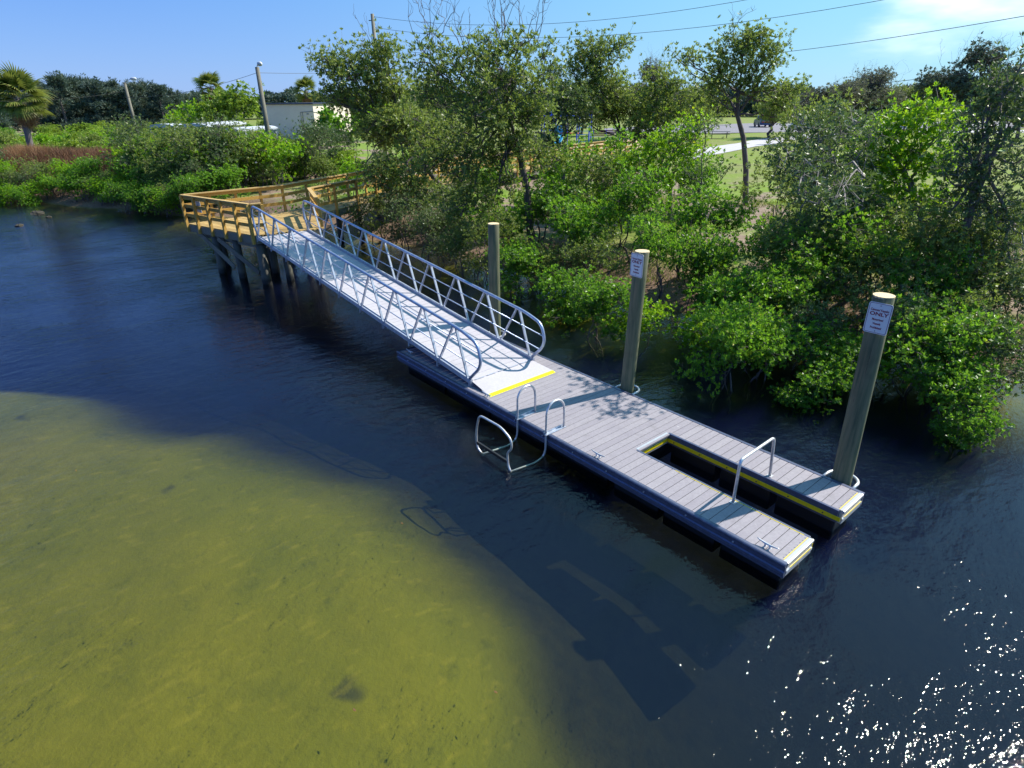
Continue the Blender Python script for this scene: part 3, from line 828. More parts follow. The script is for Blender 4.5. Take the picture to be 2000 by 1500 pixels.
# piles with pile caps and braces
def support(x, y, r=.145, top=ZB - .28):
    b_ = MB(); b_.tube([(x, y, -1.9), (x, y, 0), (x, y, top)], [r * 1.05, r, r * .97], 14); part('pile', b_, 'pile_dark', bw, smooth=True)
fr_ = [A.lerp(B, q) + Vector((.02, .22)) for q in (.30, .61, .955)]
for q in fr_: support(q.x, q.y, .145 if q is not fr_[2] else .175)
bk = [Vector((-13.8, 2.8)), Vector((-11.6, 2.7)), Vector((-9.85, 2.35)), Vector((-13.75, .1)), Vector((-11.3, 1.2)), Vector((-9.85, 1.2)), Vector((-12.6, 1.5))]
for q in bk: support(q.x, q.y)
b_ = MB(); b_.beam((A.x + .1, A.y + .25, ZB - .39), (B.x - .05, B.y + .22, ZB - .39), .07, .22); part('pile_cap', b_, 'grey_timber', bw)
b_ = MB(); b_.beam((-13.9, 2.75, ZB - .39), (-9.8, 2.45, ZB - .39), .07, .22); part('pile_cap', b_, 'grey_timber', bw)
def brace(p_, q_):
    b_ = MB(); b_.beam(p_, q_, .045, .19, (0, 0, 1)); part('brace', b_, 'grey_timber', bw)
for (a, z0, c_, z1) in ((.17, 1.42, .60, .42), (.42, 1.42, .95, .42)):
    p_ = A.lerp(B, a) + Vector((0, .03)); q_ = A.lerp(B, c_) + Vector((0, .03)); brace((p_.x, p_.y, z0), (q_.x, q_.y, z1))
brace((-9.66, .5, 1.45), (-9.7, 2.2, .4)); brace((-13.7, .1, 1.4), (-13.7, 2.7, .4)); brace((-11.6, 2.55, 1.4), (-10.1, 2.35, .4))
for k in range(1, 4):
    for (a, c_) in ((K, O3), (D_, I3)):
        q = a.lerp(c_, k / 3.2); support(q.x + (.2 if a is K else -.2), q.y, .13)
for k in range(1, 7):
    for (a, c_) in ((O3, O4), (I3, I4)):
        q = a.lerp(c_, k / 6.5); support(q.x + (.15 if a is O3 else -.15), q.y, .12)
# small grey board hung on the inside of the outer rail
mb = MB(); mb.box((-13.36, .52, ZB + .72), (.02, .34, .42), 0)
p0 = A.lerp(B, .22)
sg = MB(); c0 = Vector((p0.x, p0.y, ZB + .72)) + Vector((-.244, .97, 0)) * .05
sg.box(c0, (.30, .012, .46), math.atan2(u.y, u.x)); solo('notice_board', sg, 'sign_grey', tuple(c0), label='small pale blue grey notice board on the platform railing', cat='sign')
c0 = on_z(757, 366, 2.1)
sg = MB(); sg.box(c0, (.36, .05, .34), .3); solo('rail_sign', sg, 'roof_navy', tuple(c0), label='dark blue square panel fixed to the boardwalk rail behind the leaves', cat='sign')

# ------------------------------------------------------------------ vegetation generators
def leaves_mesh(name, cent, axis, per, ln, wd, mat, spread=(15, 75), tint=None, droop=0., rs=None):
    """rosettes of rhombic leaves around each centre"""
    rs = rs or RNG
    n = len(cent); tot = n * per
    c = np.repeat(cent, per, 0); a = np.repeat(axis, per, 0)
    a = a / np.linalg.norm(a, axis=1, keepdims=True)
    ref = np.tile([0., 0., 1.], (tot, 1)); ref[np.abs(a[:, 2]) > .9] = [1, 0, 0]
    e1 = np.cross(a, ref); e1 /= np.linalg.norm(e1, axis=1, keepdims=True); e2 = np.cross(a, e1)
    ph = np.tile(np.arange(per) * 2.399, n) + np.repeat(rs.uniform(0, 6.28, n), per) + rs.normal(0, .25, tot)
    th = np.radians(rs.uniform(spread[0], spread[1], tot))
    d = a * np.cos(th)[:, None] + (e1 * np.cos(ph)[:, None] + e2 * np.sin(ph)[:, None]) * np.sin(th)[:, None]
    d[:, 2] -= droop * rs.random(tot); d /= np.linalg.norm(d, axis=1, keepdims=True)
    w = np.cross(d, a) + rs.normal(0, .25, (tot, 3)); w /= np.linalg.norm(w, axis=1, keepdims=True) + 1e-9
    l = ln * rs.uniform(.65, 1.2, tot)[:, None]; ww = wd * rs.uniform(.75, 1.2, tot)[:, None]
    s = c + d * l * .12
    V = np.stack([s, s + d * l * .55 + w * ww / 2, s + d * l, s + d * l * .55 - w * ww / 2], 1).reshape(-1, 3)
    me = bpy.data.meshes.new(name)
    me.vertices.add(tot * 4); me.vertices.foreach_set('co', V.astype(np.float32).ravel())
    me.loops.add(tot * 4); me.loops.foreach_set('vertex_index', np.arange(tot * 4, dtype=np.int32))
    me.polygons.add(tot); me.polygons.foreach_set('loop_start', np.arange(0, tot * 4, 4, dtype=np.int32)); me.polygons.foreach_set('loop_total', np.full(tot, 4, dtype=np.int32))
    at = me.attributes.new('tint', 'FLOAT', 'FACE')
    tv = np.repeat(rs.beta(3, 3.2, n) if tint is None else tint, per) * .7 + rs.random(tot) * .3
    tv[rs.random(tot) < .006] = 1.3
    at.data.foreach_set('value', tv.astype(np.float32))
    me.update(calc_edges=True)
    me.materials.append(MATS[mat]); return me
def wiggle(p, q, n, amp, rs, sag=0.):
    p = np.array(p, float); q = np.array(q, float); L_ = np.linalg.norm(q - p)
    out_ = [p]
    off = np.zeros(3)
    for k in range(1, n):
        u_ = k / n; off = off * .6 + rs.normal(0, amp * L_ / n, 3)
        out_.append(p * (1 - u_) + q * u_ + off * math.sin(PI * u_) * 1.5 + np.array([0, 0, sag * L_ * math.sin(PI * u_)]))
    out_.append(q); return out_
class Tubes(MB): pass
def plant(name, base, lobes, leaf, mat, bark='bark', per=8, dens=1., r0=.10, seed=1, label=None, cat='tree', group=None,
          fork=.45, trunk_pts=None, shell=.35, bare=0, up=.55, bare_pts=None, stems=1, twig_every=4, tubes_n=5, spread=(15, 75), trunkname='trunk'):
    """base: world foot; lobes: [(centre xyz, (rx, ry, rz))...] ; one trunk with limbs to each lobe, leaves in rosettes"""
    rs = np.random.default_rng(seed); base = np.array(base, float)
    T = MB(); cent = []; axis = []; tw = 0
    lc = np.array([l[0] for l in lobes], float); cg = lc.mean(0)
    stem_tops = []
    for s in range(stems):
        if trunk_pts is not None and s == 0:
            tp = [base] + [np.array(p, float) for p in trunk_pts]
        else:
            b0 = base + np.array([rs.normal(0, .22), rs.normal(0, .22), 0]) * (stems > 1)
            tgt = lc[rs.integers(len(lc))] if stems > 1 else cg
            top = b0 + (tgt - b0) * fork + rs.normal(0, .12, 3) * (tgt[2] - base[2]) * .25
            tp = wiggle(b0 - [0, 0, .4], top, 5, .22, rs)
        rr = r0 * (1 if s == 0 else rs.uniform(.5, .85))
        T.tube(tp, [rr * (1 - .42 * k / (len(tp) - 1)) for k in range(len(tp))], 7 if r0 > .05 else 5, cap=False)
        stem_tops.append((tp, rr * .58))
    for (c, R_) in lobes:
        c = np.array(c, float); R_ = np.array(R_, float)
        j = int(np.argmin([np.linalg.norm(tp[-1] - c) for tp, _ in stem_tops])); tp, rt = stem_tops[j]
        st = tp[-1] if rs.random() < .6 else tp[-2]
        limb = wiggle(st, c - np.array([0, 0, R_[2] * .25]), 6, .20, rs, .04)
        rl = rt * rs.uniform(.5, .75)
        T.tube(limb, [rl * (1 - .6 * k / 6) for k in range(7)], tubes_n, cap=False)
        nsub = max(4, int(9 * min(2.2, R_.mean())))
        for q in range(nsub):
            dv = rs.normal(0, 1, 3); dv /= np.linalg.norm(dv)
            if dv[2] < -.35: dv[2] *= -.6
            rad = rs.uniform(shell, 1.) ** .6
            tip = c + dv * R_ * rad
            s0 = limb[rs.integers(3, 7)]
            br = wiggle(s0, tip, 4, .2, rs, .05)
            T.tube(br, [rl * .38 * (1 - .6 * k / 4) for k in range(5)], 4, cap=False)
            m_ = int(dens * 30 * (R_.mean() / 1.2) ** 1.2) + 3
            sp = .26 * R_ .mean() ** .5
            for w_ in range(m_):
                f_ = rs.uniform(.35, 1.08); k = min(int(f_ * 4), 3)
                bpnt = np.array(br[k]) * (1 - (f_ * 4 - k)) + np.array(br[k + 1]) * (f_ * 4 - k) if k < 4 else np.array(br[4])
                o_ = rs.normal(0, sp, 3); o_[2] *= .8
                cpos = bpnt + o_
                ax = (cpos - c) / (R_ + .01) * .5 + o_ / sp * .35 + np.array([0, 0, up]) + rs.normal(0, .3, 3)
                cent.append(cpos); axis.append(ax); tw += 1
                if tw % twig_every == 0:
                    T.tube([bpnt, cpos], [.006 + rl * .05, .004], 3, cap=False)
    if bare_pts:
        for (p_, h_, n_) in bare_pts:
            p_ = np.array(p_, float)
            for _ in range(n_):
                q_ = p_ + np.array([rs.normal(0, h_ * .35), rs.normal(0, h_ * .35), h_ * rs.uniform(.6, 1.1)])
                s0 = p_ + rs.normal(0, .25, 3) - [0, 0, .5]
                br = wiggle(s0, q_, 6, .22, rs); T.tube(br, [.018 * (1 - .75 * k / 6) for k in range(7)], 3, cap=False)
                for _2 in range(5):
                    k = rs.integers(2, 7); d_ = rs.normal(0, h_ * .22, 3); d_[2] = abs(d_[2]) + .1 * h_
                    br2 = wiggle(br[k], np.array(br[k]) + d_, 3, .2, rs); T.tube(br2, [.008, .006, .005, .004], 3, cap=False)
    e = empty(name, tuple(base), label, cat, group)
    part(trunkname, T, bark, e, smooth=True)
    cm = leaves_mesh('crown', np.array(cent) - base, np.array(axis), per, leaf[0], leaf[1], mat, rs=rs, spread=spread)
    o = bpy.data.objects.new('crown', cm); COL.objects.link(o); o.parent = e
    return e
def gz(x, y): return float(ground(x, y))
def lob(specs, D, cov=1235.):
    """lobes given as (px, py, rpx[, dD]) at distance D from the camera, turned into world blobs with real depth"""
    out_ = []
    for s in specs:
        d = D + (s[3] if len(s) > 3 else 0); c = at_dist(s[0], s[1], d)
        r = s[2] * np.linalg.norm(c - CAM) / FPX
        out_.append((c, (r, r, r * .85)))
    return out_
def foot(px, D, dz=0.):
    p = at_dist(px, 400, D); return np.array([p[0], p[1], gz(p[0], p[1]) + dz])

# ------------------------------------------------------------------ large individual trees
GT = None
plant('mangrove_tree', foot(872, 30), lob([(690, 140, 62), (640, 125, 38), (745, 105, 52), (770, 180, 62), (690, 200, 55, 1), (640, 190, 30), (790, 250, 70, -1), (730, 270, 62), (840, 300, 62, -2), (740, 350, 58, -2), (800, 380, 60, -2)], 30), (.14, .062), 'leaf_olive',
      seed=3, r0=.15, dens=1.0, trunk_pts=[at_dist(858, 360, 30), at_dist(815, 305, 29.5), at_dist(775, 255, 29.5)], label='tall olive mangrove tree left of the cluster with its crown against the sky', bare_pts=[(at_dist(735, 85, 30), 1.0, 3)])
plant('mangrove_tree', foot(1040, 24), lob([(840, 110, 50, -1.5), (900, 130, 54, -2), (870, 190, 62, -2), (950, 110, 48, -2.5), (1010, 90, 34, -3), (985, 150, 66, -3.5), (1050, 170, 52, -2), (930, 230, 78, -3), (1030, 240, 66, -2.5), (1070, 90, 22), (860, 260, 60), (980, 310, 76, -1), (900, 340, 66, -1.5), (1060, 320, 50), (830, 330, 50, -1.5), (900, 410, 46, -2.0), (960, 390, 50, -1.5)], 24), (.135, .055), 'leaf_olive',
      seed=5, r0=.16, dens=1.0, trunk_pts=[at_dist(1030, 380, 24), at_dist(1015, 300, 24), at_dist(990, 220, 24)], label='tallest grey green mangrove in the middle with bare twigs above its crown',
      bare_pts=[(at_dist(840, 65, 24), 1.2, 7), (at_dist(900, 80, 24), 1.1, 4), (at_dist(975, 60, 24), 1.3, 7), (at_dist(1040, 65, 24), 1.3, 6)])
plant('mangrove_tree', foot(1198, 31), lob([(1150, 100, 46), (1190, 95, 38), (1115, 120, 30), (1150, 150, 50), (1200, 170, 40), (1240, 200, 46), (1290, 200, 40), (1180, 230, 52), (1110, 200, 50), (1270, 240, 42)], 31), (.14, .062), 'leaf_olive',
      seed=8, r0=.12, dens=.95, trunk_pts=[at_dist(1202, 330, 31), at_dist(1215, 270, 31), at_dist(1190, 215, 31)], label='mangrove tree with a compact dark topmost tuft right of the tallest one', bare_pts=[(at_dist(1160, 80, 31), .7, 2)])
plant('mangrove_tree', foot(1090, 29), lob([(1085, 150, 36), (1100, 190, 44), (1075, 230, 48), (1120, 230, 44), (1065, 290, 50)], 29), (.13, .055), 'leaf_grey',
      seed=9, r0=.10, dens=.9, trunk_pts=[at_dist(1100, 350, 29), at_dist(1105, 270, 29), at_dist(1100, 220, 29)], label='slim grey green mangrove tree leaning between two taller crowns')
plant('mangrove_tree', foot(1456, 33), lob([(1450, 92, 44), (1490, 80, 38), (1510, 110, 32), (1400, 110, 38), (1345, 112, 24), (1320, 108, 14), (1430, 150, 46), (1480, 170, 36), (1380, 170, 30), (1545, 185, 36), (1520, 220, 32), (1400, 215, 30), (1560, 230, 28)], 33), (.145, .065), 'leaf_olive',
      seed=11, r0=.15, dens=.8, trunk_pts=[at_dist(1457, 330, 33), at_dist(1452, 270, 33), at_dist(1440, 225, 33), at_dist(1442, 180, 33)], label='open crowned tree on a single dark trunk standing over the meadow', bare_pts=[(at_dist(1440, 60, 33), 1.0, 3)])
plant('mangrove_tree', foot(1668, 19.5), lob([(1600, 270, 58, -4), (1570, 320, 56, -4.4), (1640, 250, 50, -2), (1540, 290, 40, -4), (1620, 350, 50), (1670, 310, 42), (1700, 260, 34), (1640, 370, 52, -4), (1600, 390, 34, -5.7), (1560, 372, 28, -5.9), (1655, 400, 28, -5.4), (1650, 410, 42), (1600, 440, 44), (1690, 390, 40), (1540, 450, 40), (1640, 490, 40), (1560, 340, 40)], 19.5), (.10, .042), 'leaf_grey', bark='bark_pale',
      seed=13, r0=.10, dens=1.2, trunk_pts=[at_dist(1690, 560, 19.2), at_dist(1662, 480, 19.3), at_dist(1640, 400, 19.4), at_dist(1600, 350, 19.5)], label='sparse pale barked mangrove with a twisting trunk right of the meadow', bare_pts=[(at_dist(1560, 260, 19.5), .6, 4)])
plant('mangrove_tree', foot(1800, 21), lob([(1760, 235, 42), (1810, 215, 36), (1700, 275, 44), (1745, 290, 46), (1800, 280, 44), (1850, 260, 34), (1690, 330, 44), (1840, 320, 44), (1770, 350, 46), (1640, 300, 26), (1740, 400, 44), (1820, 390, 44)], 21), (.12, .065), 'leaf_bright', bark='bark_pale',
      seed=17, r0=.10, dens=1.1, trunk_pts=[at_dist(1810, 460, 21), at_dist(1785, 380, 21), at_dist(1765, 330, 21)], label='bright yellow green mangrove with sunlit leaves beyond the nearest pile')
plant('mangrove_tree', foot(1905, 18.5), lob([(1965, 165, 44), (1990, 130, 28), (1925, 210, 52), (1890, 270, 46), (1980, 240, 60), (1860, 340, 52), (1930, 330, 64), (2010, 330, 66), (1890, 410, 56), (1960, 430, 66), (1830, 470, 50), (1900, 500, 50), (1980, 520, 60)], 18.5), (.10, .042), 'leaf_grey', bark='bark_pale',
      seed=19, r0=.13, dens=1.05, trunk_pts=[at_dist(1900, 560, 18.3), at_dist(1880, 470, 18.4), at_dist(1905, 380, 18.4), at_dist(1940, 300, 18.4)], label='blue green mangrove tree cut by the right edge of the picture')
plant('mangrove_tree', foot(1260, 25), lob([(1300, 290, 46), (1250, 310, 46), (1340, 250, 40), (1200, 330, 42), (1290, 350, 46), (1360, 300, 34)], 25), (.105, .055), 'leaf_bright',
      seed=23, r0=.08, dens=1.2, trunk_pts=[at_dist(1240, 430, 25), at_dist(1270, 370, 25)], label='low yellow green mangrove in front of the boardwalk end')
plant('mangrove_tree', foot(1330, 23.5), lob([(1380, 250, 30), (1420, 330, 26), (1350, 340, 34), (1330, 390, 40)], 23.5), (.09, .038), 'leaf_grey', seed=24, r0=.07, dens=.7,
      trunk_pts=[at_dist(1340, 440, 23.5), at_dist(1370, 360, 23.5)], label='thin leaning grey mangrove beside the single trunk tree')

plant('mangrove_tree', foot(1310, 29), lob([(1300, 150, 40), (1270, 190, 46), (1330, 190, 44), (1290, 240, 50), (1350, 240, 40), (1240, 260, 44), (1320, 290, 46)], 29), (.13, .058), 'leaf_olive', seed=25, r0=.10, dens=.85,
      trunk_pts=[at_dist(1310, 380, 29), at_dist(1300, 300, 29)], label='rounded olive mangrove between the tufted tree and the single trunk tree')
plant('mangrove_tree', foot(1560, 23), lob([(1560, 240, 40), (1600, 220, 44), (1640, 230, 40), (1540, 290, 34), (1590, 330, 46), (1550, 390, 40), (1610, 400, 46), (1580, 460, 50)], 23), (.11, .05), 'leaf_olive', seed=26, r0=.09, dens=1.0, bark='bark_pale',
      trunk_pts=[at_dist(1570, 450, 23), at_dist(1585, 350, 23)], label='olive mangrove just right of the meadow gap behind the pale barked one')
plant('mangrove_tree', foot(1690, 22.5), lob([(1700, 240, 34), (1660, 290, 44), (1700, 340, 50), (1660, 400, 50), (1730, 420, 50), (1690, 470, 50)], 22.5), (.11, .05), 'leaf_grey', seed=27, r0=.09, dens=.95,
      trunk_pts=[at_dist(1690, 450, 22.5), at_dist(1690, 350, 22.5)], label='grey green mangrove filling the gap left of the bright yellow green one')
plant('mangrove_tree', foot(1150, 25.5), lob([(1130, 300, 46), (1170, 330, 46), (1110, 360, 46), (1200, 290, 36), (1060, 370, 40)], 25.5), (.12, .06), 'leaf_green', seed=28, r0=.08, dens=.9,
      trunk_pts=[at_dist(1150, 430, 25.5), at_dist(1145, 360, 25.5)], label='green mangrove in front of the far stretch of boardwalk')
plant('mangrove_tree', foot(800, 33), lob([(770, 270, 46), (810, 220, 46), (850, 180, 40), (850, 250, 46)], 33), (.14, .06), 'leaf_olive', seed=29, r0=.12, dens=.9,
      trunk_pts=[at_dist(810, 360, 33), at_dist(800, 280, 33)], label='olive mangrove standing behind the boardwalk bend')

# ------------------------------------------------------------------ shrub prototypes (local), copied along the banks
def shrub_proto(mat, seed, h=2.6, r=1.35, leaf=(.118, .062), dens=1., nl=8, name='mangrove_shrub', stems=4, per=8, low=.2, label='x', far=False):
    rs = np.random.default_rng(seed + 100); lobes = []
    for k in range(nl):
        a = 2 * PI * k / nl + rs.uniform(-.3, .3); q = r * rs.uniform(.35, .85) * (1 if k % 3 else .3)
        z = h * rs.uniform(low, .82); R_ = r * rs.uniform(.40, .60)
        q *= 1 - .35 * max(0, z / h - .5)
        lobes.append(((q * math.cos(a), q * math.sin(a), z), (R_, R_, R_ * .8)))
    e = plant(name, (0, 0, 0), lobes, leaf, mat, seed=seed, r0=.045 if not far else .06, dens=dens, per=per, stems=stems, fork=.6, twig_every=4 if not far else 9, tubes_n=4, cat='shrub', label=label)
    return e
PROT = {}
ORD = ['first', 'second', 'third', 'fourth', 'fifth', 'sixth', 'seventh', 'eighth', 'ninth', 'tenth', 'eleventh', 'twelfth', 'thirteenth', 'fourteenth', 'fifteenth', 'sixteenth', 'seventeenth', 'eighteenth', 'nineteenth', 'twentieth']
def px_of(o):
    d = np.array(o.location) - CAM; c = ROT @ d; return 1000 + FPX * c[0] / -c[2] if abs(c[2]) > 1e-6 else 0
def number_rows(objs, text, group, nrows=2, by_camera=False):
    """label look-alike shrubs by row (front = nearest the camera) and by order from the left"""
    objs = sorted(objs, key=lambda o: math.hypot(o.location.x - CAM[0], o.location.y - CAM[1]) + .0)
    if not by_camera: objs = sorted(objs, key=lambda o: o.location.y - float(np.interp(o.location.x, SHX, SHY)))
    k = max(1, math.ceil(len(objs) / nrows)); names_ = ['front', 'second', 'third', 'fourth'] if nrows > 2 else ['front', 'back']
    for r_ in range(nrows):
        row = sorted(objs[r_ * k:(r_ + 1) * k], key=px_of)
        for i_, o in enumerate(row):
            o['label'] = f'{text}, {ORD[min(i_, 19)]} from left, {names_[r_]} row'; o['group'] = group
def proto(key, *a, **k):
    PROT[key] = shrub_proto(*a, **k); return PROT[key]
proto('g1', 'leaf_green', 31, dens=1.15); proto('g2', 'leaf_green', 32, h=2.9, r=1.5, dens=1.05); proto('g3', 'leaf_green', 33, h=2.2, r=1.3, dens=1.2, low=.1)
proto('a1', 'leaf_green', 37, h=3.7, r=1.35, dens=.95, low=.52, nl=7, name='mangrove_sapling', stems=4, label='x'); proto('a2', 'leaf_olive', 38, h=4.0, r=1.4, leaf=(.10, .045), dens=.95, low=.52, nl=7, name='mangrove_sapling', stems=4)
proto('y1', 'leaf_bright', 34, h=2.6, r=1.3, dens=.9)
proto('o1', 'leaf_grey', 35, h=2.9, r=1.4, leaf=(.09, .036), dens=1.15); proto('o2', 'leaf_olive', 36, h=3.0, r=1.5, leaf=(.10, .042), dens=1.1)
proto('f1', 'leaf_scrub', 41, h=2.4, r=1.8, leaf=(.20, .11), dens=.50, far=True, name='scrub_bush'); proto('f2', 'leaf_green', 42, h=2.6, r=1.8, leaf=(.17, .10), dens=.6, far=True, name='scrub_bush')
proto('f3', 'leaf_olive', 43, h=2.6, r=1.8, leaf=(.17, .08), dens=.6, far=True, name='scrub_bush'); proto('f4', 'leaf_bright', 44, h=2.4, r=1.7, leaf=(.17, .10), dens=.55, far=True, name='scrub_bush')
USED = set()
def put(key, x, y, sc=1., rz=None, label=None, group=None, zoff=0., cat='shrub'):
    z = max(gz(x, y), -.25) + zoff; rz = random.uniform(0, 6.28) if rz is None else rz
    scl = (sc * random.uniform(.92, 1.1), sc * random.uniform(.92, 1.1), sc * random.uniform(.9, 1.1))
    if key not in USED:
        USED.add(key); o = PROT[key]; o.location = (x, y, z); o.rotation_euler = (0, 0, rz); o.scale = scl
        o['label'] = label; o['category'] = cat
        if group: o['group'] = group
        return o
    return copy_tree(PROT[key], (x, y, z), rz, scl, label, group)
# waterside shrubs right of the boardwalk: (px, distance, proto, scale) ; feet found on the ground under that pixel column
bank = [(735, 29, 'o2', .95), (790, 27, 'o1', .95), (840, 24.5, 'o1', .9), (880, 26.5, 'a2', .85), (905, 22.5, 'o2', .85), (950, 21.5, 'a2', .75), (985, 24, 'g1', .9), (1010, 20, 'g2', .75), (1060, 20.5, 'o2', .8), (1075, 24, 'a1', .95),
        (1110, 17.8, 'g3', .85), (1120, 21.5, 'a1', .95), (1165, 19.5, 'o2', .85), (1170, 24, 'a2', 1.0), (1185, 16.2, 'g2', .70), (1240, 22, 'a1', .95), (1262, 15.8, 'y1', .66), (1290, 19.0, 'a1', .85),
        (1350, 21, 'a1', .9), (1395, 18.6, 'g2', .9), (1400, 15.0, 'y1', .72), (1425, 21.5, 'a1', .72), (1450, 16.4, 'g1', .90), (1470, 13.4, 'g2', .68), (1500, 17.6, 'o2', .8), (1530, 14.4, 'g1', .78), (1560, 16.2, 'o2', .72),
        (1640, 15.8, 'o1', .72), (1690, 14.6, 'g1', .72), (1790, 15.2, 'y1', .7), (1850, 15.6, 'o1', .80), (1930, 15.2, 'g2', .80), (1985, 14.2, 'g1', .74), (2040, 15.4, 'o1', .9), (1960, 17, 'o2', .8), (2040, 13.4, 'g3', .5),
        (1520, 19.5, 'a1', .85), (1570, 18.6, 'a2', .85), (1625, 18.0, 'a1', .85), (1675, 17.2, 'o2', .9), (1720, 18.4, 'a1', .95), (1770, 17.4, 'a2', .85), (1820, 18.2, 'a2', .95), (1870, 17.2, 'a1', .8), (1920, 18.6, 'a2', .9), (1985, 18.2, 'o2', 1.05), (2050, 17.5, 'o1', 1.0), (1600, 21, 'y1', .9), (1525, 25, 'a2', 1.0), (1350, 26, 'a1', .9), (1230, 27, 'a2', 1.0), (1700, 21.5, 'o1', 1.0), (1850, 21, 'o1', 1.05), (1990, 21, 'o2', 1.1), (1545, 16.6, 'g2', .8), (1660, 13.6, 'g3', .6)]
BK = {}
LAB = {'g': 'deep green mangrove shrub overhanging the water right of the gangway', 'y': 'yellow green mangrove shrub behind the plain pile', 'o': 'grey green mangrove shrub at the water edge'}
for i, (px, D, key, sc) in enumerate(bank):
    p_ = at_dist(px, 400, D)
    if key[0] == 'o': lb, gr = ('grey green mangrove shrub between the boardwalk and the plain pile', 'grey green shrubs by the gangway') if px < 1100 else ('grey green mangrove shrub standing among deeper green ones beyond the nearest pile', 'grey green shrubs on the right bank')
    elif key[0] == 'a': lb, gr = 'x', 'thin stemmed mangroves over the bank'
    elif key[0] == 'y': lb, gr = 'x', 'yellow green shrubs on the right bank'
    elif px < 1250: lb, gr = 'deep green mangrove shrub over the water between the plain pile and the middle pile', 'green mangrove shrubs left of the middle pile'
    elif px < 1640: lb, gr = 'deep green mangrove shrub over the water between the two signed piles', 'green mangrove shrubs between the signed piles'
    else: lb, gr = 'deep green mangrove shrub over the water right of the nearest pile', 'green mangrove shrubs right of the nearest pile'
    o_ = put(key, p_[0], p_[1], sc, label=lb, group=gr); o_['_'] = 1
    BK.setdefault(gr, []).append(o_)

SHORT = {'yellow green shrubs on the right bank': 'yellow green sunlit shrub on the bank beyond the dock', 'thin stemmed mangroves over the bank': 'thin stemmed young mangrove behind the waterside shrubs', 'green mangrove shrubs left of the middle pile': 'green shrub left of the middle pile', 'green mangrove shrubs between the signed piles': 'green shrub between the two signed piles',
         'green mangrove shrubs right of the nearest pile': 'green shrub right of the nearest pile', 'grey green shrubs by the gangway': 'grey green shrub beside the gangway', 'grey green shrubs on the right bank': 'grey green shrub on the right bank'}
for gr, objs in BK.items():
    for o_ in objs: del o_['_']
    if gr: number_rows(objs, SHORT[gr], gr)
# left shore: dense bank of mangrove from the left edge to the platform
left = []
rs = np.random.default_rng(77)
def shore_d(px): return float(np.interp(px, [-60, 0, 50, 100, 150, 220, 280, 340, 420], [56, 53.5, 51, 52.3, 50, 46.2, 42.9, 39.6, 36.5]))
def left_row(px0, px1, step, dd, keys, s0, s1):
    for px in np.arange(px0, px1, step):
        d_ = shore_d(px) + dd + rs.uniform(-.5, .5); p_ = at_dist(px + rs.uniform(-6, 6), 400, d_)
        left.append((p_[0], p_[1], rs.choice(keys), rs.uniform(s0, s1)))
left_row(-50, 345, 25, .7, ['g1', 'g3', 'y1', 'y1', 'g2'], .62, .74)
left_row(-50, 400, 27, 2.6, ['o1', 'y1', 'g2', 'o2', 'y1'], .66, .78)
left_row(-50, 40, 27, 5.0, ['o1', 'y1', 'g2'], .8, .95)
left_row(265, 470, 26, 4.6, ['o2', 'y1', 'o1', 'g1'], .85, 1.0)
left_row(285, 500, 27, 7.2, ['o2', 'y1', 'o1', 'y1'], 1.05, 1.25)
left_row(300, 640, 27, 10.2, ['o2', 'y1', 'o1'], 1.05, 1.3)
left_row(300, 560, 24, 7.5, ['o2', 'y1', 'o1', 'y1'], 1.35, 1.55)
left_row(420, 700, 30, 13.5, ['o2', 'y1', 'o1'], .95, 1.15)
LB = {}
for (x, y, key, sc) in left:
    if x > -15.6 - .45 * (y - 3) - 1.3: continue
    key = str(key)
    nm = {'g': 'deep green', 'y': 'sunlit yellow green', 'o': 'grey olive'}[key[0]]
    LB.setdefault(nm, []).append(put(key, x, y, sc, label=f'{nm} mangrove shrub on the bank left of the boardwalk', group=f'{nm} shrubs on the left bank'))
for nm, objs in LB.items(): number_rows(objs, f'{nm} shrub on the left bank', f'{nm} shrubs on the left bank', 4 if len(objs) > 30 else 3)
# between walkway and water
WB = []
for (x, y, key, sc) in [(-16.6, 2.4, 'o1', .75), (-17.6, 4.6, 'g3', .8), (-19.0, 6.8, 'o2', .85), (-20.2, 9.2, 'y1', .9), (-21.2, 11.6, 'o1', .9), (-22.2, 14.4, 'g1', .9), (-15.9, .6, 'o1', .5)]:
    WB.append(put(key, x, y, sc, label='low mangrove shrub pressed against the outer side of the boardwalk', group='shrubs along the boardwalk'))
TB = []
for (x, y, key, sc) in [(-11.0, 8.2, 'o1', .8), (-12.4, 10.8, 'o2', .9), (-8.2, 7.6, 'o1', .8), (-13.4, 13.5, 'g1', .9), (-11.5, 16.5, 'g2', .9), (-14.3, 20.5, 'y1', .8), (-6.5, 10.2, 'g1', .85), (-4.4, 12.3, 'y1', .85), (-7.6, 14.6, 'g3', .9), (-2.4, 9.4, 'g2', .9)]:
    TB.append(put(key, x, y, sc, label='mangrove shrub in the thicket between the boardwalk and the tall trees', group='thicket shrubs inside the boardwalk'))

number_rows(WB, 'low shrub against the outer boardwalk side', 'shrubs along the boardwalk', 1)
number_rows(TB, 'thicket shrub between boardwalk and tall trees', 'thicket shrubs inside the boardwalk', 2)
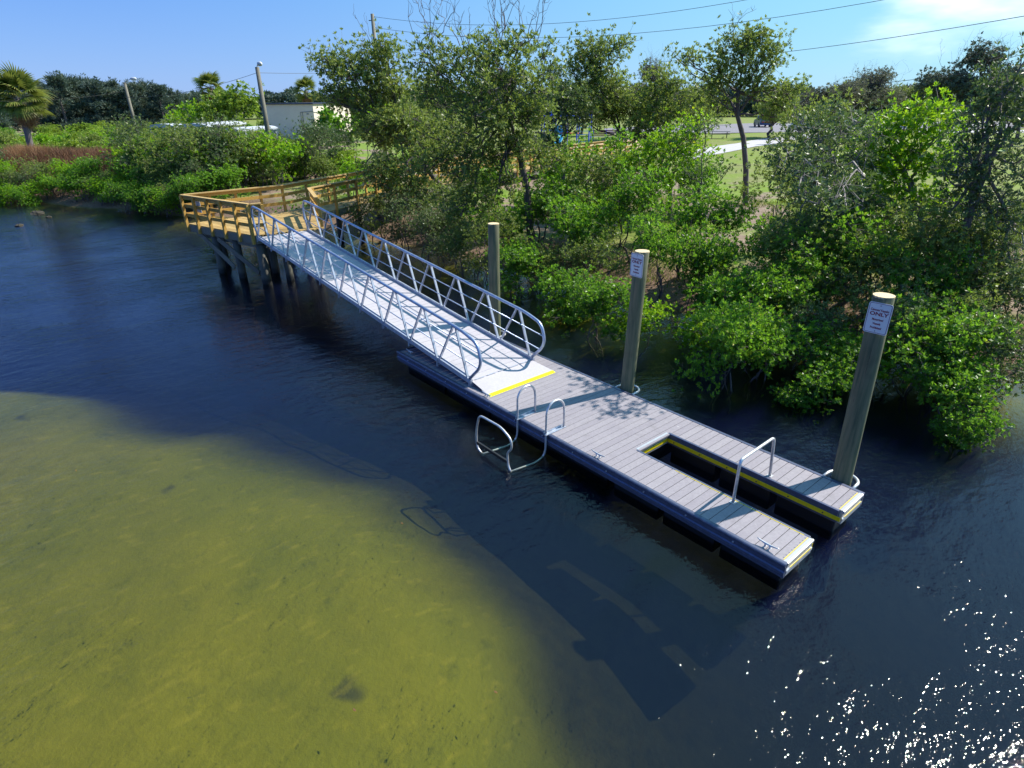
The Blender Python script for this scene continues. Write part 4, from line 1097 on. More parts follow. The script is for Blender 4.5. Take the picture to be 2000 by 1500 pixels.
# scrub field beyond
SB = {}
for k in range(210):
    px = rs.uniform(-30, 690); D = rs.choice([46, 53, 60, 68, 77, 88, 100, 112]) + rs.uniform(-3, 3)
    if D < shore_d(px) + 7: continue
    p_ = at_dist(px, 300, D); x, y = p_[0], p_[1]
    # keep the reed berm, the boats and the shed front free
    uu, vv = berm_uv(x, y)
    if abs(vv) < 3.4 and abs(uu) < 10: continue
    if 490 < px < 700 and 54 < D < 108: continue
    if 300 < px < 560 and D < 62: continue
    if 10 < px < 290 and D < 64: continue
    key = str(rs.choice(['f1', 'f1', 'f4', 'f3', 'f2', 'f1']))
    nm = {'f1': 'pale yellowish', 'f2': 'dark green', 'f3': 'olive', 'f4': 'bright green'}[key]
    SB.setdefault(nm, []).append(put(key, x, y, rs.uniform(.6, .95), label=f'{nm} scrub bush in the field beyond the left bank', group=f'{nm} bushes of the scrub field'))
for nm, objs in SB.items(): number_rows(objs, f'{nm} bush in the field behind the left bank', f'{nm} bushes of the scrub field', 4 if len(objs) > 30 else 2, True)
# taller bright bush between the palm and the light pole
plant('broadleaf_tree', foot(470, 50), lob([(435, 205, 28), (470, 190, 28), (440, 225, 26), (490, 212, 26), (405, 222, 20)], 56), (.24, .13), 'leaf_scrub', seed=51, r0=.07, dens=.4, stems=3, label='yellow green spreading tree left of the leaning light pole', twig_every=6)
plant('broadleaf_tree', foot(395, 46), lob([(385, 215, 22), (360, 222, 20), (345, 232, 18)], 57), (.2, .11), 'leaf_bright', seed=52, r0=.06, dens=.35, stems=3, label='lime green bush below the small palm', twig_every=6)
plant('papaya_tree', foot(648, 62), lob([(640, 232, 18), (655, 246, 16), (632, 254, 16), (650, 264, 15)], 62), (.42, .26), 'leaf_green', seed=53, r0=.09, dens=.25, label='broad leaved green sapling against the cream shed wall', twig_every=6)
plant('broadleaf_tree', foot(700, 44), lob([(700, 250, 26), (735, 235, 30), (765, 250, 30), (800, 240, 34), (840, 245, 30)], 44), (.18, .10), 'leaf_bright', seed=54, r0=.08, dens=.5, stems=3, label='light green bush showing between the tall tree trunks', twig_every=6)

# casuarina tree line
def casuarina(seed):
    rs_ = np.random.default_rng(seed); cent = []; ax = []; T = MB(); H = 8.
    T.tube([(0, 0, -1), (0, 0, H * .5), (.1, 0, H * .95)], [.2, .12, .03], 6, cap=False)
    for k in range(34):
        z = H * rs_.uniform(.08, .98); rr = 2.1 * (1 - z / H) ** .6 + .25; a = rs_.uniform(0, 6.28)
        tip = np.array([rr * math.cos(a), rr * math.sin(a), z + rs_.uniform(.2, .8)])
        T.tube([(0, 0, z * .9), tuple(tip)], [.05, .02], 4, cap=False)
        for q in range(26):
            f_ = rs_.uniform(.3, 1.05); c = np.array([0, 0, z * .9]) * (1 - f_) + tip * f_ + rs_.normal(0, .26, 3)
            cent.append(c); ax.append(np.array([math.cos(a) * .5, math.sin(a) * .5, .7]) + rs_.normal(0, .3, 3))
    e = empty('casuarina_tree', (0, 0, 0), 'x', 'tree')
    part('trunk', T, 'bark', e)
    cm = leaves_mesh('crown', np.array(cent), np.array(ax), 6, .55, .11, 'leaf_pine', spread=(5, 55), rs=rs_)
    o = bpy.data.objects.new('crown', cm); COL.objects.link(o); o.parent = e; return e
CS = []
PC = [casuarina(61), casuarina(62), casuarina(63)]
tops = [(-40, 165), (20, 170), (60, 160), (92, 158), (104, 150), (124, 148), (143, 150), (162, 154), (180, 158), (196, 160), (212, 160), (228, 166), (243, 168), (258, 164), (272, 160), (290, 162), (305, 166), (322, 172), (340, 176), (360, 184), (382, 186), (120, 165), (155, 168), (190, 170), (230, 172), (265, 172), (300, 174), (75, 172), (205, 178), (340, 186)]
for i, (px, py) in enumerate(tops):
    D = 118 + (i % 4) * 3.5; p_ = at_dist(px, py, D); z0 = gz(p_[0], p_[1]); H = p_[2] - z0
    e = PC[i % 3]
    args = dict(label='dark blue green feathery tree in the far tree line on the left', group='feathery trees of the far tree line')
    scl = (1.15 * H / 8, 1.15 * H / 8, H / 8.4)
    if i < 3: CS.append(e)
    if i < 3: e.location = (p_[0], p_[1], z0); e.scale = scl; e['label'] = args['label']; e['group'] = args['group']
    else: CS.append(copy_tree(e, (p_[0], p_[1], z0), random.uniform(0, 6), scl, **args))
number_rows(CS, 'dark feathery tree of the far left tree line', 'feathery trees of the far tree line', 2, True)
# far low woods closing the horizon
def far_wood(name, specs, seed, mat, label):
    rs_ = np.random.default_rng(seed); cent = []; ax = []
    for (px0, px1, py, D, dep) in specs:
        n = int((px1 - px0) * 5.0)
        for k in range(n):
            px = rs_.uniform(px0, px1); d = D + rs_.uniform(0, dep)
            wig = 6 * math.sin(px * .045 + seed) + 4 * math.sin(px * .13)
            pt_ = at_dist(px, py + wig, d); z0 = gz(pt_[0], pt_[1]); H = pt_[2] - z0
            z = z0 + H * rs_.uniform(.0, 1.) ** .7
            cent.append((pt_[0], pt_[1], z)); ax.append(rs_.normal(0, .5, 3) + [0, 0, .8])
    me = leaves_mesh(name, np.array(cent), np.array(ax), 7, 1.1, .5, mat, rs=rs_)
    o = bpy.data.objects.new(name, me); COL.objects.link(o); o['label'] = label; o['category'] = 'wood'; o['kind'] = 'stuff'; return o
far_wood('far_wood', [(-200, 620, 188, 190, 14), (560, 1100, 184, 180, 14), (1000, 2400, 176, 170, 14)], 5, 'leaf_pine', 'low dark wood closing the horizon')
# winter bare and grey trees beyond the park
def bare_tree(px, base_py, top_py, rpx, D, seed, label, mat='leaf_bare', leafd=.5, leaf=(.22, .08)):
    b0 = foot(px, D); topz = at_dist(px, top_py, D)[2]; H = topz - b0[2]; rs_ = np.random.default_rng(seed)
    R = rpx * D / FPX; lobes = []
    for k in range(11):
        a = rs_.uniform(0, 6.28); q = R * rs_.uniform(.2, .75); z = b0[2] + H * rs_.uniform(.42, .86)
        lobes.append(((b0[0] + q * math.cos(a), b0[1] + q * math.sin(a), z), (R * .38, R * .38, R * .34)))
    bp_ = [((b0[0] + R * rs_.uniform(-.5, .5), b0[1] + R * rs_.uniform(-.5, .5), b0[2] + H * .78), H * .24, 5) for _ in range(5)]
    return plant('oak_tree', b0, lobes, leaf, mat, seed=seed, r0=.22, dens=leafd, fork=.5, label=label, twig_every=1, bare_pts=bp_)
bare_tree(1640, 235, 135, 66, 88, 71, 'nearly bare brownish tree beyond the parking area', leafd=.30)
bare_tree(1840, 240, 88, 78, 66, 72, 'large grey green oak against the white cloud', 'leaf_pine', .8, (.22, .1))
bare_tree(1255, 235, 112, 56, 84, 73, 'rounded grey twiggy tree behind the compact tufted mangrove', leafd=.5)
bare_tree(1580, 240, 165, 46, 78, 74, 'small brown green tree right of the single trunk tree', leafd=.5)
bare_tree(1715, 240, 165, 40, 95, 75, 'low rounded olive tree left of the large oak', 'leaf_olive', .6)
bare_tree(1345, 240, 170, 50, 80, 76, 'dull green tree behind the picnic tables', 'leaf_olive', .7)
bare_tree(1480, 240, 180, 50, 86, 77, 'muted green tree behind the parked cars', 'leaf_olive', .7)
bare_tree(1940, 240, 150, 60, 80, 78, 'hazy green tree behind the right edge mangrove', 'leaf_olive', .7)
bare_tree(960, 235, 130, 60, 80, 79, 'purplish grey bare tree seen through the tallest mangrove', leafd=.25)
bare_tree(830, 235, 160, 60, 84, 80, 'dull purple grey tree behind the left mangrove crown', leafd=.35)
bare_tree(1130, 235, 160, 60, 90, 81, 'faded green tree beyond the playground', 'leaf_olive', .7)

# ------------------------------------------------------------------ palms
def frond_mesh(seed, L_=1.0, n=24, mat='leaf_palm', droop=.5, w=.085, pet=.8):
    rs_ = np.random.default_rng(seed); V = []; F_ = []; tint = []
    # petiole
    P = [np.array([pet * u_, 0, .12 * math.sin(u_ * PI * .6) * pet - .10 * pet * u_ * u_]) for u_ in np.linspace(0, 1, 5)]
    for k in range(4):
        a, b2 = P[k], P[k + 1]; i0 = len(V); V += [a + [0, .014, 0], a - [0, .014, 0], b2 - [0, .012, 0], b2 + [0, .012, 0]]; F_.append((i0, i0 + 1, i0 + 2, i0 + 3)); tint.append(.6)
    base = P[-1]
    for k in range(n):
        a = (k / (n - 1) - .5) * 2 * 2.1; ll = L_ * (1 - .25 * abs(a) / 2.1) * rs_.uniform(.9, 1.05)
        d = np.array([math.cos(a) * .95 + .2, math.sin(a), .22 - .10 * abs(a)]); d /= np.linalg.norm(d); s = np.cross(d, [0, 0, 1.]); s /= np.linalg.norm(s)
        pts = []
        for u_ in (0, .35, .65, .85, 1.):
            pts.append(base + d * ll * u_ - np.array([0, 0, 1.]) * droop * ll * max(0, u_ - .3) ** 1.6 * 1.4)
        ws = [w * .3, w, w * .8, w * .4, .002]
        i0 = len(V)
        for p_, w_ in zip(pts, ws):
            V += [p_ + s * w_ * .5 + np.array([0, 0, .3 * w_]), p_ - s * w_ * .5]
        tv = rs_.uniform(.25, .85)
        for q in range(4): F_.append((i0 + 2 * q, i0 + 2 * q + 1, i0 + 2 * q + 3, i0 + 2 * q + 2)); tint.append(tv + (.25 if q == 3 else 0))
    me = bpy.data.meshes.new('frond'); me.from_pydata([tuple(v_) for v_ in V], [], F_)
    at_ = me.attributes.new('tint', 'FLOAT', 'FACE'); at_.data.foreach_set('value', np.array(tint, np.float32))
    me.materials.append(MATS[mat]); return me
FM = [frond_mesh(1), frond_mesh(2, droop=.7), frond_mesh(3, droop=.35)]
FD = [frond_mesh(4, mat='leaf_dead', droop=1.0, w=.04)]
def palm(name, base, top, scale, n, nd, label, r=.19, seed=0):
    rs_ = np.random.default_rng(seed); e = empty(name, tuple(base), label, 'palm tree')
    b_ = MB(); P = [np.array(base) * (1 - u_) + np.array(top) * u_ + np.array([.18 * math.sin(u_ * 3), 0, 0]) for u_ in np.linspace(0, 1, 9)]
    P[0] = P[0] - [0, 0, .4]
    b_.tube(P, [r * (1.15 - .25 * u_) for u_ in np.linspace(0, 1, 9)], 12); part('trunk', b_, 'palm_bark', e, smooth=True)
    b_ = MB()
    for k in range(40):   # old leaf bases
        a = k * 2.4; z = -.9 + k * .022; c = P[-1] + np.array([r * math.cos(a), r * math.sin(a), z]); b_.beam(tuple(c), tuple(c + np.array([.16 * math.cos(a), .16 * math.sin(a), .22])), .06, .03)
    part('boots', b_, 'palm_bark', e)
    for k in range(n):
        a = k * 2.399 + rs_.uniform(-.2, .2); el = 1.25 - 1.9 * (k / n) + rs_.uniform(-.12, .12)
        o = inst('frond', FM[k % 3], e, Vector(P[-1]) + Vector((0, 0, .1 - .3 * k / n)), (rs_.uniform(-.5, .5), -el, a), (scale * rs_.uniform(.85, 1.1),) * 3)
        o.rotation_mode = 'XYZ'
    for k in range(nd):
        a = k * 2.399 + 1; el = -1.1 - rs_.uniform(0, .35)
        o = inst('frond', FD[0], e, Vector(P[-1]) + Vector((0, 0, -.35)), (0, -el, a), (scale * .8,) * 3); o['label'] = 'dead brown frond'
    return e
pb = at_dist(44, 250, 63); zb_ = gz(pb[0], pb[1])
ptop = at_dist(38, 192, 63)
palm('sabal_palm', (pb[0], pb[1], zb_), (ptop[0], ptop[1], ptop[2]), 1.32, 36, 20, 'large cabbage palm with drooping fan leaves at the left edge', .21, 1)
pb = at_dist(411, 185, 82); palm('fan_palm', (pb[0], pb[1], gz(pb[0], pb[1])), at_dist(411, 172, 82), 1.15, 26, 6, 'small fan palm against the sky behind the lime green bush', .25, 2)
pb = at_dist(597, 195, 112); palm('fan_palm', (pb[0], pb[1], gz(pb[0], pb[1])), at_dist(597, 178, 112), 1.45, 26, 10, 'small fan palm rising behind the shed roof', .3, 3)

# ------------------------------------------------------------------ reeds and grass
def blades(name, pts, hgt, wd, mat, seed, label, lean=.35):
    rs_ = np.random.default_rng(seed); n = len(pts)
    h_ = hgt * rs_.uniform(.5, 1.15, n); a = rs_.uniform(0, 2 * PI, n); ln = rs_.normal(0, lean, (n, 2))
    s = np.stack([np.cos(a), np.sin(a), np.zeros(n)], 1) * wd / 2
    tip = pts + np.stack([ln[:, 0] * h_, ln[:, 1] * h_, h_], 1)
    V = np.stack([pts - s, pts + s, tip], 1).reshape(-1, 3)
    me = bpy.data.meshes.new(name); me.vertices.add(3 * n); me.vertices.foreach_set('co', V.astype(np.float32).ravel())
    me.loops.add(3 * n); me.loops.foreach_set('vertex_index', np.arange(3 * n, dtype=np.int32))
    me.polygons.add(n); me.polygons.foreach_set('loop_start', np.arange(0, 3 * n, 3, dtype=np.int32)); me.polygons.foreach_set('loop_total', np.full(n, 3, dtype=np.int32))
    at_ = me.attributes.new('tint', 'FLOAT', 'FACE'); at_.data.foreach_set('value', rs_.uniform(.1, .95, n).astype(np.float32)); me.update(calc_edges=True); me.materials.append(MATS[mat])
    o = bpy.data.objects.new(name, me); COL.objects.link(o); o['kind'] = 'stuff'; o['label'] = label; o['category'] = 'grass'; return o
rs = np.random.default_rng(5)
n = 22000; uu = rs.uniform(-10, 10, n); vv = rs.normal(0, 1.6, n)
bx = BC[0] + BD[0] * uu - BD[1] * vv; by = BC[1] + BD[1] * uu + BD[0] * vv
blades('reeds', np.stack([bx, by, ground(bx, by)], 1), 1.0, .07, 'reed', 1, 'reddish brown dry reeds on the low bank at the left')
n = 3500; q_ = at_dist(52, 300, 61); bx = q_[0] + rs.normal(0, 1.1, n); by = q_[1] + rs.normal(0, .9, n)
blades('dry_grass', np.stack([bx, by, ground(bx, by)], 1), 1.2, .06, 'leaf_dead', 2, 'tan dry grass at the foot of the large palm')
n = 60000; bx = rs.uniform(-16, 22, n); by = np.interp(bx, SHX, SHY) + rs.uniform(1.2, 16, n); keep = (fbm(bx, by, .5, 9) > -.1) & ~((bx < -13.3) & (bx > -17.2)); bx, by = bx[keep], by[keep]
blades('grass', np.stack([bx, by, ground(bx, by)], 1), .22, .03, 'grass', 3, 'grass and dead stalks on the ground under the mangroves', .5)

# ------------------------------------------------------------------ shed, poles, wires
sc_ = at_dist(610, 201, 90); zg = gz(sc_[0], sc_[1])
fw = np.array([sc_[0] - CAM[0], sc_[1] - CAM[1]]); fw /= np.linalg.norm(fw); rt = np.array([fw[1], -fw[0]])
dl = -rt * .82 + fw * .57; dr = rt * .57 + fw * .82
dl /= np.linalg.norm(dl); dr = np.array([-dl[1], dl[0]]); dr = dr if dr @ rt > 0 else -dr
LL, LR = 7.6, 8.8
shed = empty('shed', (sc_[0], sc_[1], zg), 'small cream flat roofed utility building beyond the bushes', 'building')
c0 = np.array(sc_[:2]); PL = [c0, c0 + dl * LL, c0 + dl * LL + dr * LR, c0 + dr * LR]
def cc(poly):
    a = sum(poly[i][0] * poly[(i + 1) % 4][1] - poly[(i + 1) % 4][0] * poly[i][1] for i in range(4)); return poly if a > 0 else poly[::-1]
b_ = MB(); b_.prism(cc(PL), zg - .2, sc_[2] - .16); part('wall', b_, 'wall_cream', shed)
ov = .18; PLr = [c0 - dl * ov - dr * ov, c0 + dl * (LL + ov) - dr * ov, c0 + dl * (LL + ov) + dr * (LR + ov), c0 - dl * ov + dr * (LR + ov)]
b_ = MB(); b_.prism(cc(PLr), sc_[2] - .16, sc_[2]); part('roof', b_, 'roof_navy', shed)
def wallpt(along, o_, z, d=None, out_=.03):
    d = dl if d is None else d; nrm = -dr if d is dl else -dl
    p_ = c0 + d * along + nrm * out_; return (p_[0], p_[1], z)
zt = sc_[2] + .0
for pts in ([wallpt(2.0, 0, zt - 2.6), wallpt(2.0, 0, zt - 1.1), wallpt(.05, 0, zt - 1.0)], [wallpt(1.7, 0, zt - 2.4), wallpt(1.7, 0, zt - 1.1)], [wallpt(0.02, 0, zt - 1.1, dr), wallpt(2.9, 0, zt - 1.0, dr), wallpt(2.9, 0, zt - 1.6, dr)]):
    b_ = MB(); b_.tube(pts, .045, 6); part('conduit', b_, 'conduit', shed)
b_ = MB(); a1 = wallpt(.25, 0, 0); b_.box((a1[0], a1[1], zt - 2.2), (.5, .12, .5), math.atan2(dl[1], dl[0])); part('meter_box', b_, 'dark_steel', shed)
b_ = MB(); a1 = wallpt(1.9, 0, 0); b_.box((a1[0], a1[1], zt - 2.9), (.4, .12, .4), math.atan2(dl[1], dl[0])); part('meter_box', b_, 'dark_steel', shed)
b_ = MB(); a1 = wallpt(.9, 0, 0); b_.box((a1[0], a1[1], zt - 1.3), (.3, .14, .14), math.atan2(dl[1], dl[0])); part('wall_lamp', b_, 'conduit', shed)
b_ = MB(); a1 = wallpt(4.6, 0, 0, dr); b_.box((a1[0], a1[1], zt - 2.2), (.12, .4, .5), math.atan2(dl[1], dl[0])); part('meter_box', b_, 'conduit', shed)
# white roofed boats on trailers behind the bushes
def boat_cover(px0, px1, py, D0, D1, label, w=2.2):
    a = at_dist(px0, py, D0); c_ = at_dist(px1, py - 1, D1); d = np.array([c_[0] - a[0], c_[1] - a[1], 0]); Ld = np.linalg.norm(d); d /= Ld; s = np.array([-d[1], d[0], 0])
    e = empty('white_canopy', ((a[0] + c_[0]) / 2, (a[1] + c_[1]) / 2, gz(a[0], a[1])), label, 'canopy')
    z = a[2]; z0 = gz(a[0], a[1])
    rf = MB()
    prof = [(-w / 2, -.10), (-w / 2, .02), (-w / 4, .10), (0, .14), (w / 4, .10), (w / 2, .02), (w / 2, -.10)]
    k = len(prof)
    for q in (a, c_):
        for t_, h_ in prof: rf.v.append((q[0] + s[0] * t_, q[1] + s[1] * t_, z + h_ - .1))
    for i in range(k): rf.f.append((i, (i + 1) % k, (i + 1) % k + k, i + k))
    rf.f.append(tuple(range(k))); rf.f.append(tuple(k + i for i in reversed(range(k))))
    part('roof', rf, 'roof_white', e)
    npst = max(2, int(Ld / 3) + 1)
    for i in range(npst):
        for sg_ in (-1, 1):
            q = np.array(a) + d * (.15 + (Ld - .3) * i / (npst - 1)) + s * sg_ * (w / 2 - .1); b_ = MB(); b_.box((q[0], q[1], (z + z0) / 2 - .1), (.09, .09, z - z0 - .1)); part('post', b_, 'roof_white', e)
    b_ = MB(); m_ = (np.array(a) + np.array(c_)) / 2
    hull = [(-Ld * .45, .3), (-Ld * .4, .5), (Ld * .3, .5), (Ld * .46, .0), (Ld * .3, -.5), (-Ld * .4, -.5), (-Ld * .45, -.3)]
    ring = []
    for zz, kx in ((z0 + .4, .8), (z0 + 1.25, 1.)):
        for (p_, q_) in hull: b_.v.append((m_[0] + d[0] * p_ * kx + s[0] * q_ * kx * 1.6, m_[1] + d[1] * p_ * kx + s[1] * q_ * kx * 1.6, zz))
    nh = len(hull)
    for i in range(nh): b_.f.append((i, (i + 1) % nh, nh + (i + 1) % nh, nh + i))
    b_.f.append(tuple(nh + i for i in range(nh))); b_.f.append(tuple(reversed(range(nh))))
    bt = solo('stored_boat', b_, 'car_silver', tuple(m_), label='grey boat hull stored under ' + label.replace('white ', 'the white ', 1).split(' half')[0], cat='boat')
boat_cover(312, 340, 243, 52, 53, 'white canopy piece leftmost half hidden in the bushes')
boat_cover(375, 455, 242, 50, 54, 'white long canopy roof half hidden behind the lime green bush')
boat_cover(450, 530, 250, 48, 50, 'white lower canopy roof half hidden below the leaning light pole', 1.4)
# poles
def light_pole(px, py, D, label, r, arm=(8, -2)):
    p_ = at_dist(px, py, D); z0 = gz(p_[0], p_[1]); e = empty('light_pole', (p_[0], p_[1], z0), label, 'light pole')
    b_ = MB(); b_.tube([(p_[0], p_[1], z0 - .3), (p_[0], p_[1], p_[2])], [r * 1.25, r * .85], 10); part('pole', b_, 'grey_timber', e, smooth=True)
    a = at_dist(px + arm[0], py + arm[1], D - .3)
    b_ = MB(); b_.tube(rounded([(p_[0], p_[1], p_[2] - .15), (p_[0], p_[1], p_[2] + .05), tuple(a)], .1), .03, 6); part('arm', b_, 'galvanised', e)
    d = Vector(a) - Vector(p_); d.z = 0; d.normalize(); a = Vector(a)
    b_ = MB(); b_.tube([a - d * .12, a + d * .05, a + d * .3, a + d * .42], [.05, .13, .13, .03], 10); part('lamp_head', b_, 'roof_white', e, smooth=True)
light_pole(502, 131, 46, 'leaning wooden light pole in front of the cream shed', .15, (3, -6))
light_pole(243, 161, 66, 'thin light pole in front of the far feathery trees', .13, (14, -7))
up = at_dist(727, 27, 56); z0 = gz(up[0], up[1]); ep = empty('utility_pole', (up[0], up[1], z0), 'tall wooden utility pole rising behind the left mangrove crown', 'utility pole')
b_ = MB(); b_.tube([(up[0], up[1], z0 - .3), tuple(up)], [.19, .13], 10); part('pole', b_, 'grey_timber', ep, smooth=True)
for (dx, py) in ((4, 33), (4, 54), (-5, 40)):
    q = at_dist(727 + dx * 1.4, py, 56); b_ = MB(); b_.tube([(up[0], up[1], q[2]), tuple(q)], .035, 6); part('insulator', b_, 'dark_steel', ep)
def wire(pts, label, sag=.0, n=18, r=.012):
    P = [Vector(at_dist(*p_)) for p_ in pts]; o_ = []
    for i in range(len(P) - 1):
        for k in range(n + (i == len(P) - 2)):
            u_ = k / n; o_.append(P[i].lerp(P[i + 1], u_) - Vector((0, 0, sag * 4 * u_ * (1 - u_))))
    b_ = MB(); b_.tube(o_, r, 5); solo('power_line', b_, 'wire', tuple(o_[0]), label=label, cat='wire')
wire([(733, 33, 56), (1500, -8, 40)], 'uppermost power line running right from the tall utility pole', .9)
wire([(733, 54, 56), (1800, -14, 38)], 'second power line below the uppermost one right of the utility pole', 1.2)
wire([(1290, 120, 52), (2150, 5, 30)], 'power line crossing the cloud above the single trunk tree', .35)
wire([(1290, 196, 60), (2150, 112, 34)], 'lowest power line passing in front of the large oak', .25)
wire([(502, 142, 46), (240, 190, 66)], 'thin cable from the leaning light pole to the left', .4)
wire([(502, 142, 46), (727, 138, 56)], 'thin cable between the leaning light pole and the utility pole', .1)
wire([(243, 178, 66), (-60, 196, 60)], 'faint cable crossing the far feathery trees', .3)

# ------------------------------------------------------------------ park behind the mangroves
def sheet(name, pts, dz, mat, nseg=24):
    """ribbon following the terrain: pts = [(left xy, right xy)...]"""
    b_ = MB(); rows = []
    for i in range(len(pts) - 1):
        for k in range(nseg):
            u_ = k / nseg; l = np.array(pts[i][0]) * (1 - u_) + np.array(pts[i + 1][0]) * u_; r_ = np.array(pts[i][1]) * (1 - u_) + np.array(pts[i + 1][1]) * u_; rows.append((l, r_))
    rows.append((np.array(pts[-1][0]), np.array(pts[-1][1])))
    nc = 6
    for l, r_ in rows:
        for k in range(nc + 1):
            q = l * (1 - k / nc) + r_ * k / nc; b_.v.append((q[0], q[1], gz(q[0], q[1]) + dz))
    for i in range(len(rows) - 1):
        for k in range(nc): a = i * (nc + 1) + k; b_.f.append((a, a + 1, a + nc + 2, a + nc + 1))
    me = b_.mesh(name, True); me.materials.append(MATS[mat]); o = bpy.data.objects.new(name, me); COL.objects.link(o); o['kind'] = 'structure'; return o
m, t, b = base_mat('concrete_path', rough=.85)
t.links.new(ramp(t, nz(t, 2, 5, coord='World'), [(.3, (.40, .38, .40)), (.7, (.50, .48, .50))]), b.inputs['Base Color'])
m, t, b = base_mat('asphalt', rough=.9)
t.links.new(ramp(t, nz(t, 3, 5, coord='World'), [(.3, (.16, .15, .17)), (.7, (.24, .22, .25))]), b.inputs['Base Color'])
m, t, b = base_mat('play_sand', rough=.95)
t.links.new(ramp(t, nz(t, 3, 5, coord='World'), [(.3, (.46, .30, .2)), (.7, (.60, .42, .28))]), b.inputs['Base Color'])
def gp(px, py): p_ = on_z(px, py, 1.25); return (p_[0], p_[1])
sheet('path', [(gp(1330, 300), gp(1340, 318)), (gp(1390, 290), gp(1400, 303)), (gp(1500, 272), gp(1505, 284)), (gp(1600, 262), gp(1600, 270)), (gp(1800, 256), gp(1800, 262)), (gp(2100, 256), gp(2100, 262))], .03, 'concrete_path')
sheet('asphalt_road', [(gp(1180, 252), gp(1180, 262)), (gp(1300, 247), gp(1300, 262)), (gp(1450, 243), gp(1450, 262)), (gp(1700, 241), gp(1700, 256)), (gp(2150, 236), gp(2150, 250))], .04, 'asphalt')
sheet('sandy_ground', [(gp(1040, 300), gp(1060, 345)), (gp(1140, 282), gp(1160, 312)), (gp(1240, 272), gp(1262, 292))], .05, 'play_sand')
def car(px, py, D, rz, mat, label, kind='suv'):
    p_ = at_dist(px, py, D); z0 = gz(p_[0], p_[1]) + .04; e = empty('parked_car', (p_[0], p_[1], z0), label, 'car', rz=rz)
    Lc, Wc = 4.6, 1.85
    prof = [(-2.3, .35), (-2.25, .95), (-2.0, 1.05), (-1.75, 1.62), (-1.3, 1.72), (.4, 1.70), (1.05, 1.12), (2.0, .98), (2.28, .75), (2.3, .35)] if kind == 'suv' else \
           [(-2.6, .45), (-2.6, 1.1), (-.5, 1.12), (-.35, 1.75), (.7, 1.75), (1.2, 1.15), (2.3, 1.05), (2.5, .8), (2.5, .45)]
    def loc(name, mb, mat_):
        me = mb.mesh(name); me.materials.append(MATS[mat_]); o = bpy.data.objects.new(name, me); COL.objects.link(o); o.parent = e; return o
    b_ = MB(); k = len(prof)
    for yy, ins in ((-Wc / 2, 0), (Wc / 2, 0)):
        for x_, z_ in prof: b_.v.append((x_, yy * (.86 if z_ > 1.3 else 1), z_))
    for i in range(k): b_.f.append((i, (i + 1) % k, (i + 1) % k + k, i + k))
    b_.f.append(tuple(range(k))); b_.f.append(tuple(k + i for i in reversed(range(k))))
    o = loc('body', b_, mat); md = o.modifiers.new('bevel', 'BEVEL'); md.width = .06; md.segments = 2
    for sg_ in (-1, 1):
        w_ = MB(); x0, x1, x2, x3 = (-1.85, -1.5, .3, .85) if kind == 'suv' else (-.4, -.28, .65, 1.0)
        yb = Wc / 2 * sg_ * .955 + sg_ * .02; yt = Wc / 2 * .865 * sg_ + sg_ * .02
        w_.v = [(x0, yb, 1.14), (x3, yb, 1.14), (x2, yt, 1.6), (x1, yt, 1.6)]; w_.f = [(0, 1, 2, 3)]
        loc('side_window', w_, 'window_dark')
        for xx in (-1.45, 1.45):
            w_ = MB(); w_.tube([(xx, sg_ * (Wc / 2 - .2), .36), (xx, sg_ * (Wc / 2 + .02), .36)], .36, 14); loc('wheel', w_, 'tyre')
    w_ = MB(); xa = (.43, 1.03) if kind == 'suv' else (.73, 1.18); w_.v = [(xa[1] + .03, -.8, 1.18), (xa[1] + .03, .8, 1.18), (xa[0] + .05, .7, 1.66), (xa[0] + .05, -.7, 1.66)]; w_.f = [(0, 1, 2, 3)]; loc('windscreen', w_, 'window_dark')
    w_ = MB(); w_.box((-2.31, 0, .8), (.03, 1.4, .2)); loc('rear_light', w_, 'play_red')
cdir = math.atan2(.65, .76)
car(1655, 240, 108, 2.2, 'car_white', 'white car parked beyond the bright yellow green mangrove')
car(1560, 243, 98, 1.9, 'car_silver', 'silver pickup truck parked right of the single trunk tree', 'truck')
car(1600, 238, 112, 2.1, 'car_silver', 'pale van between the pickup and the white car')
car(1490, 236, 116, 2.3, 'car_blue', 'dark blue car behind the single trunk tree')
car(1770, 240, 108, 2.0, 'car_silver', 'silver car hidden behind bright leaves right of the white car')
def table(px, py, label, L_=1.9, mat='bench_dark', rz=.6):
    p_ = on_z(px, py, 1.3); z0 = gz(p_[0], p_[1]) + .05; e = empty('picnic_table', (p_[0], p_[1], z0), label, 'picnic table', rz=rz)
    def loc(name, mb, mat_=mat):
        me = mb.mesh(name); me.materials.append(MATS[mat_]); o = bpy.data.objects.new(name, me); COL.objects.link(o); o.parent = e
    for k in range(5): b_ = MB(); b_.box((0, -.3 + .15 * k, .74), (L_, .14, .04)); loc('plank', b_)
    for s in (-1, 1):
        b_ = MB(); b_.box((0, s * .68, .45), (L_, .26, .04)); loc('seat', b_)
        b_ = MB(); b_.beam((s * L_ * .36, -.7, 0), (s * L_ * .36, -.2, .72), .05, .09).beam((s * L_ * .36, .7, 0), (s * L_ * .36, .2, .72), .05, .09).beam((s * L_ * .36, -.75, .41), (s * L_ * .36, .75, .41), .05, .07); loc('leg_frame', b_)
table(1404, 272, 'dark picnic table left of the single dark trunk', 2.4)
table(1232, 268, 'dark table beside the sandy playground edge', 2.2, rz=.3)
table(1340, 262, 'dark picnic table at the road edge behind the thin leaning mangrove', 2.2)
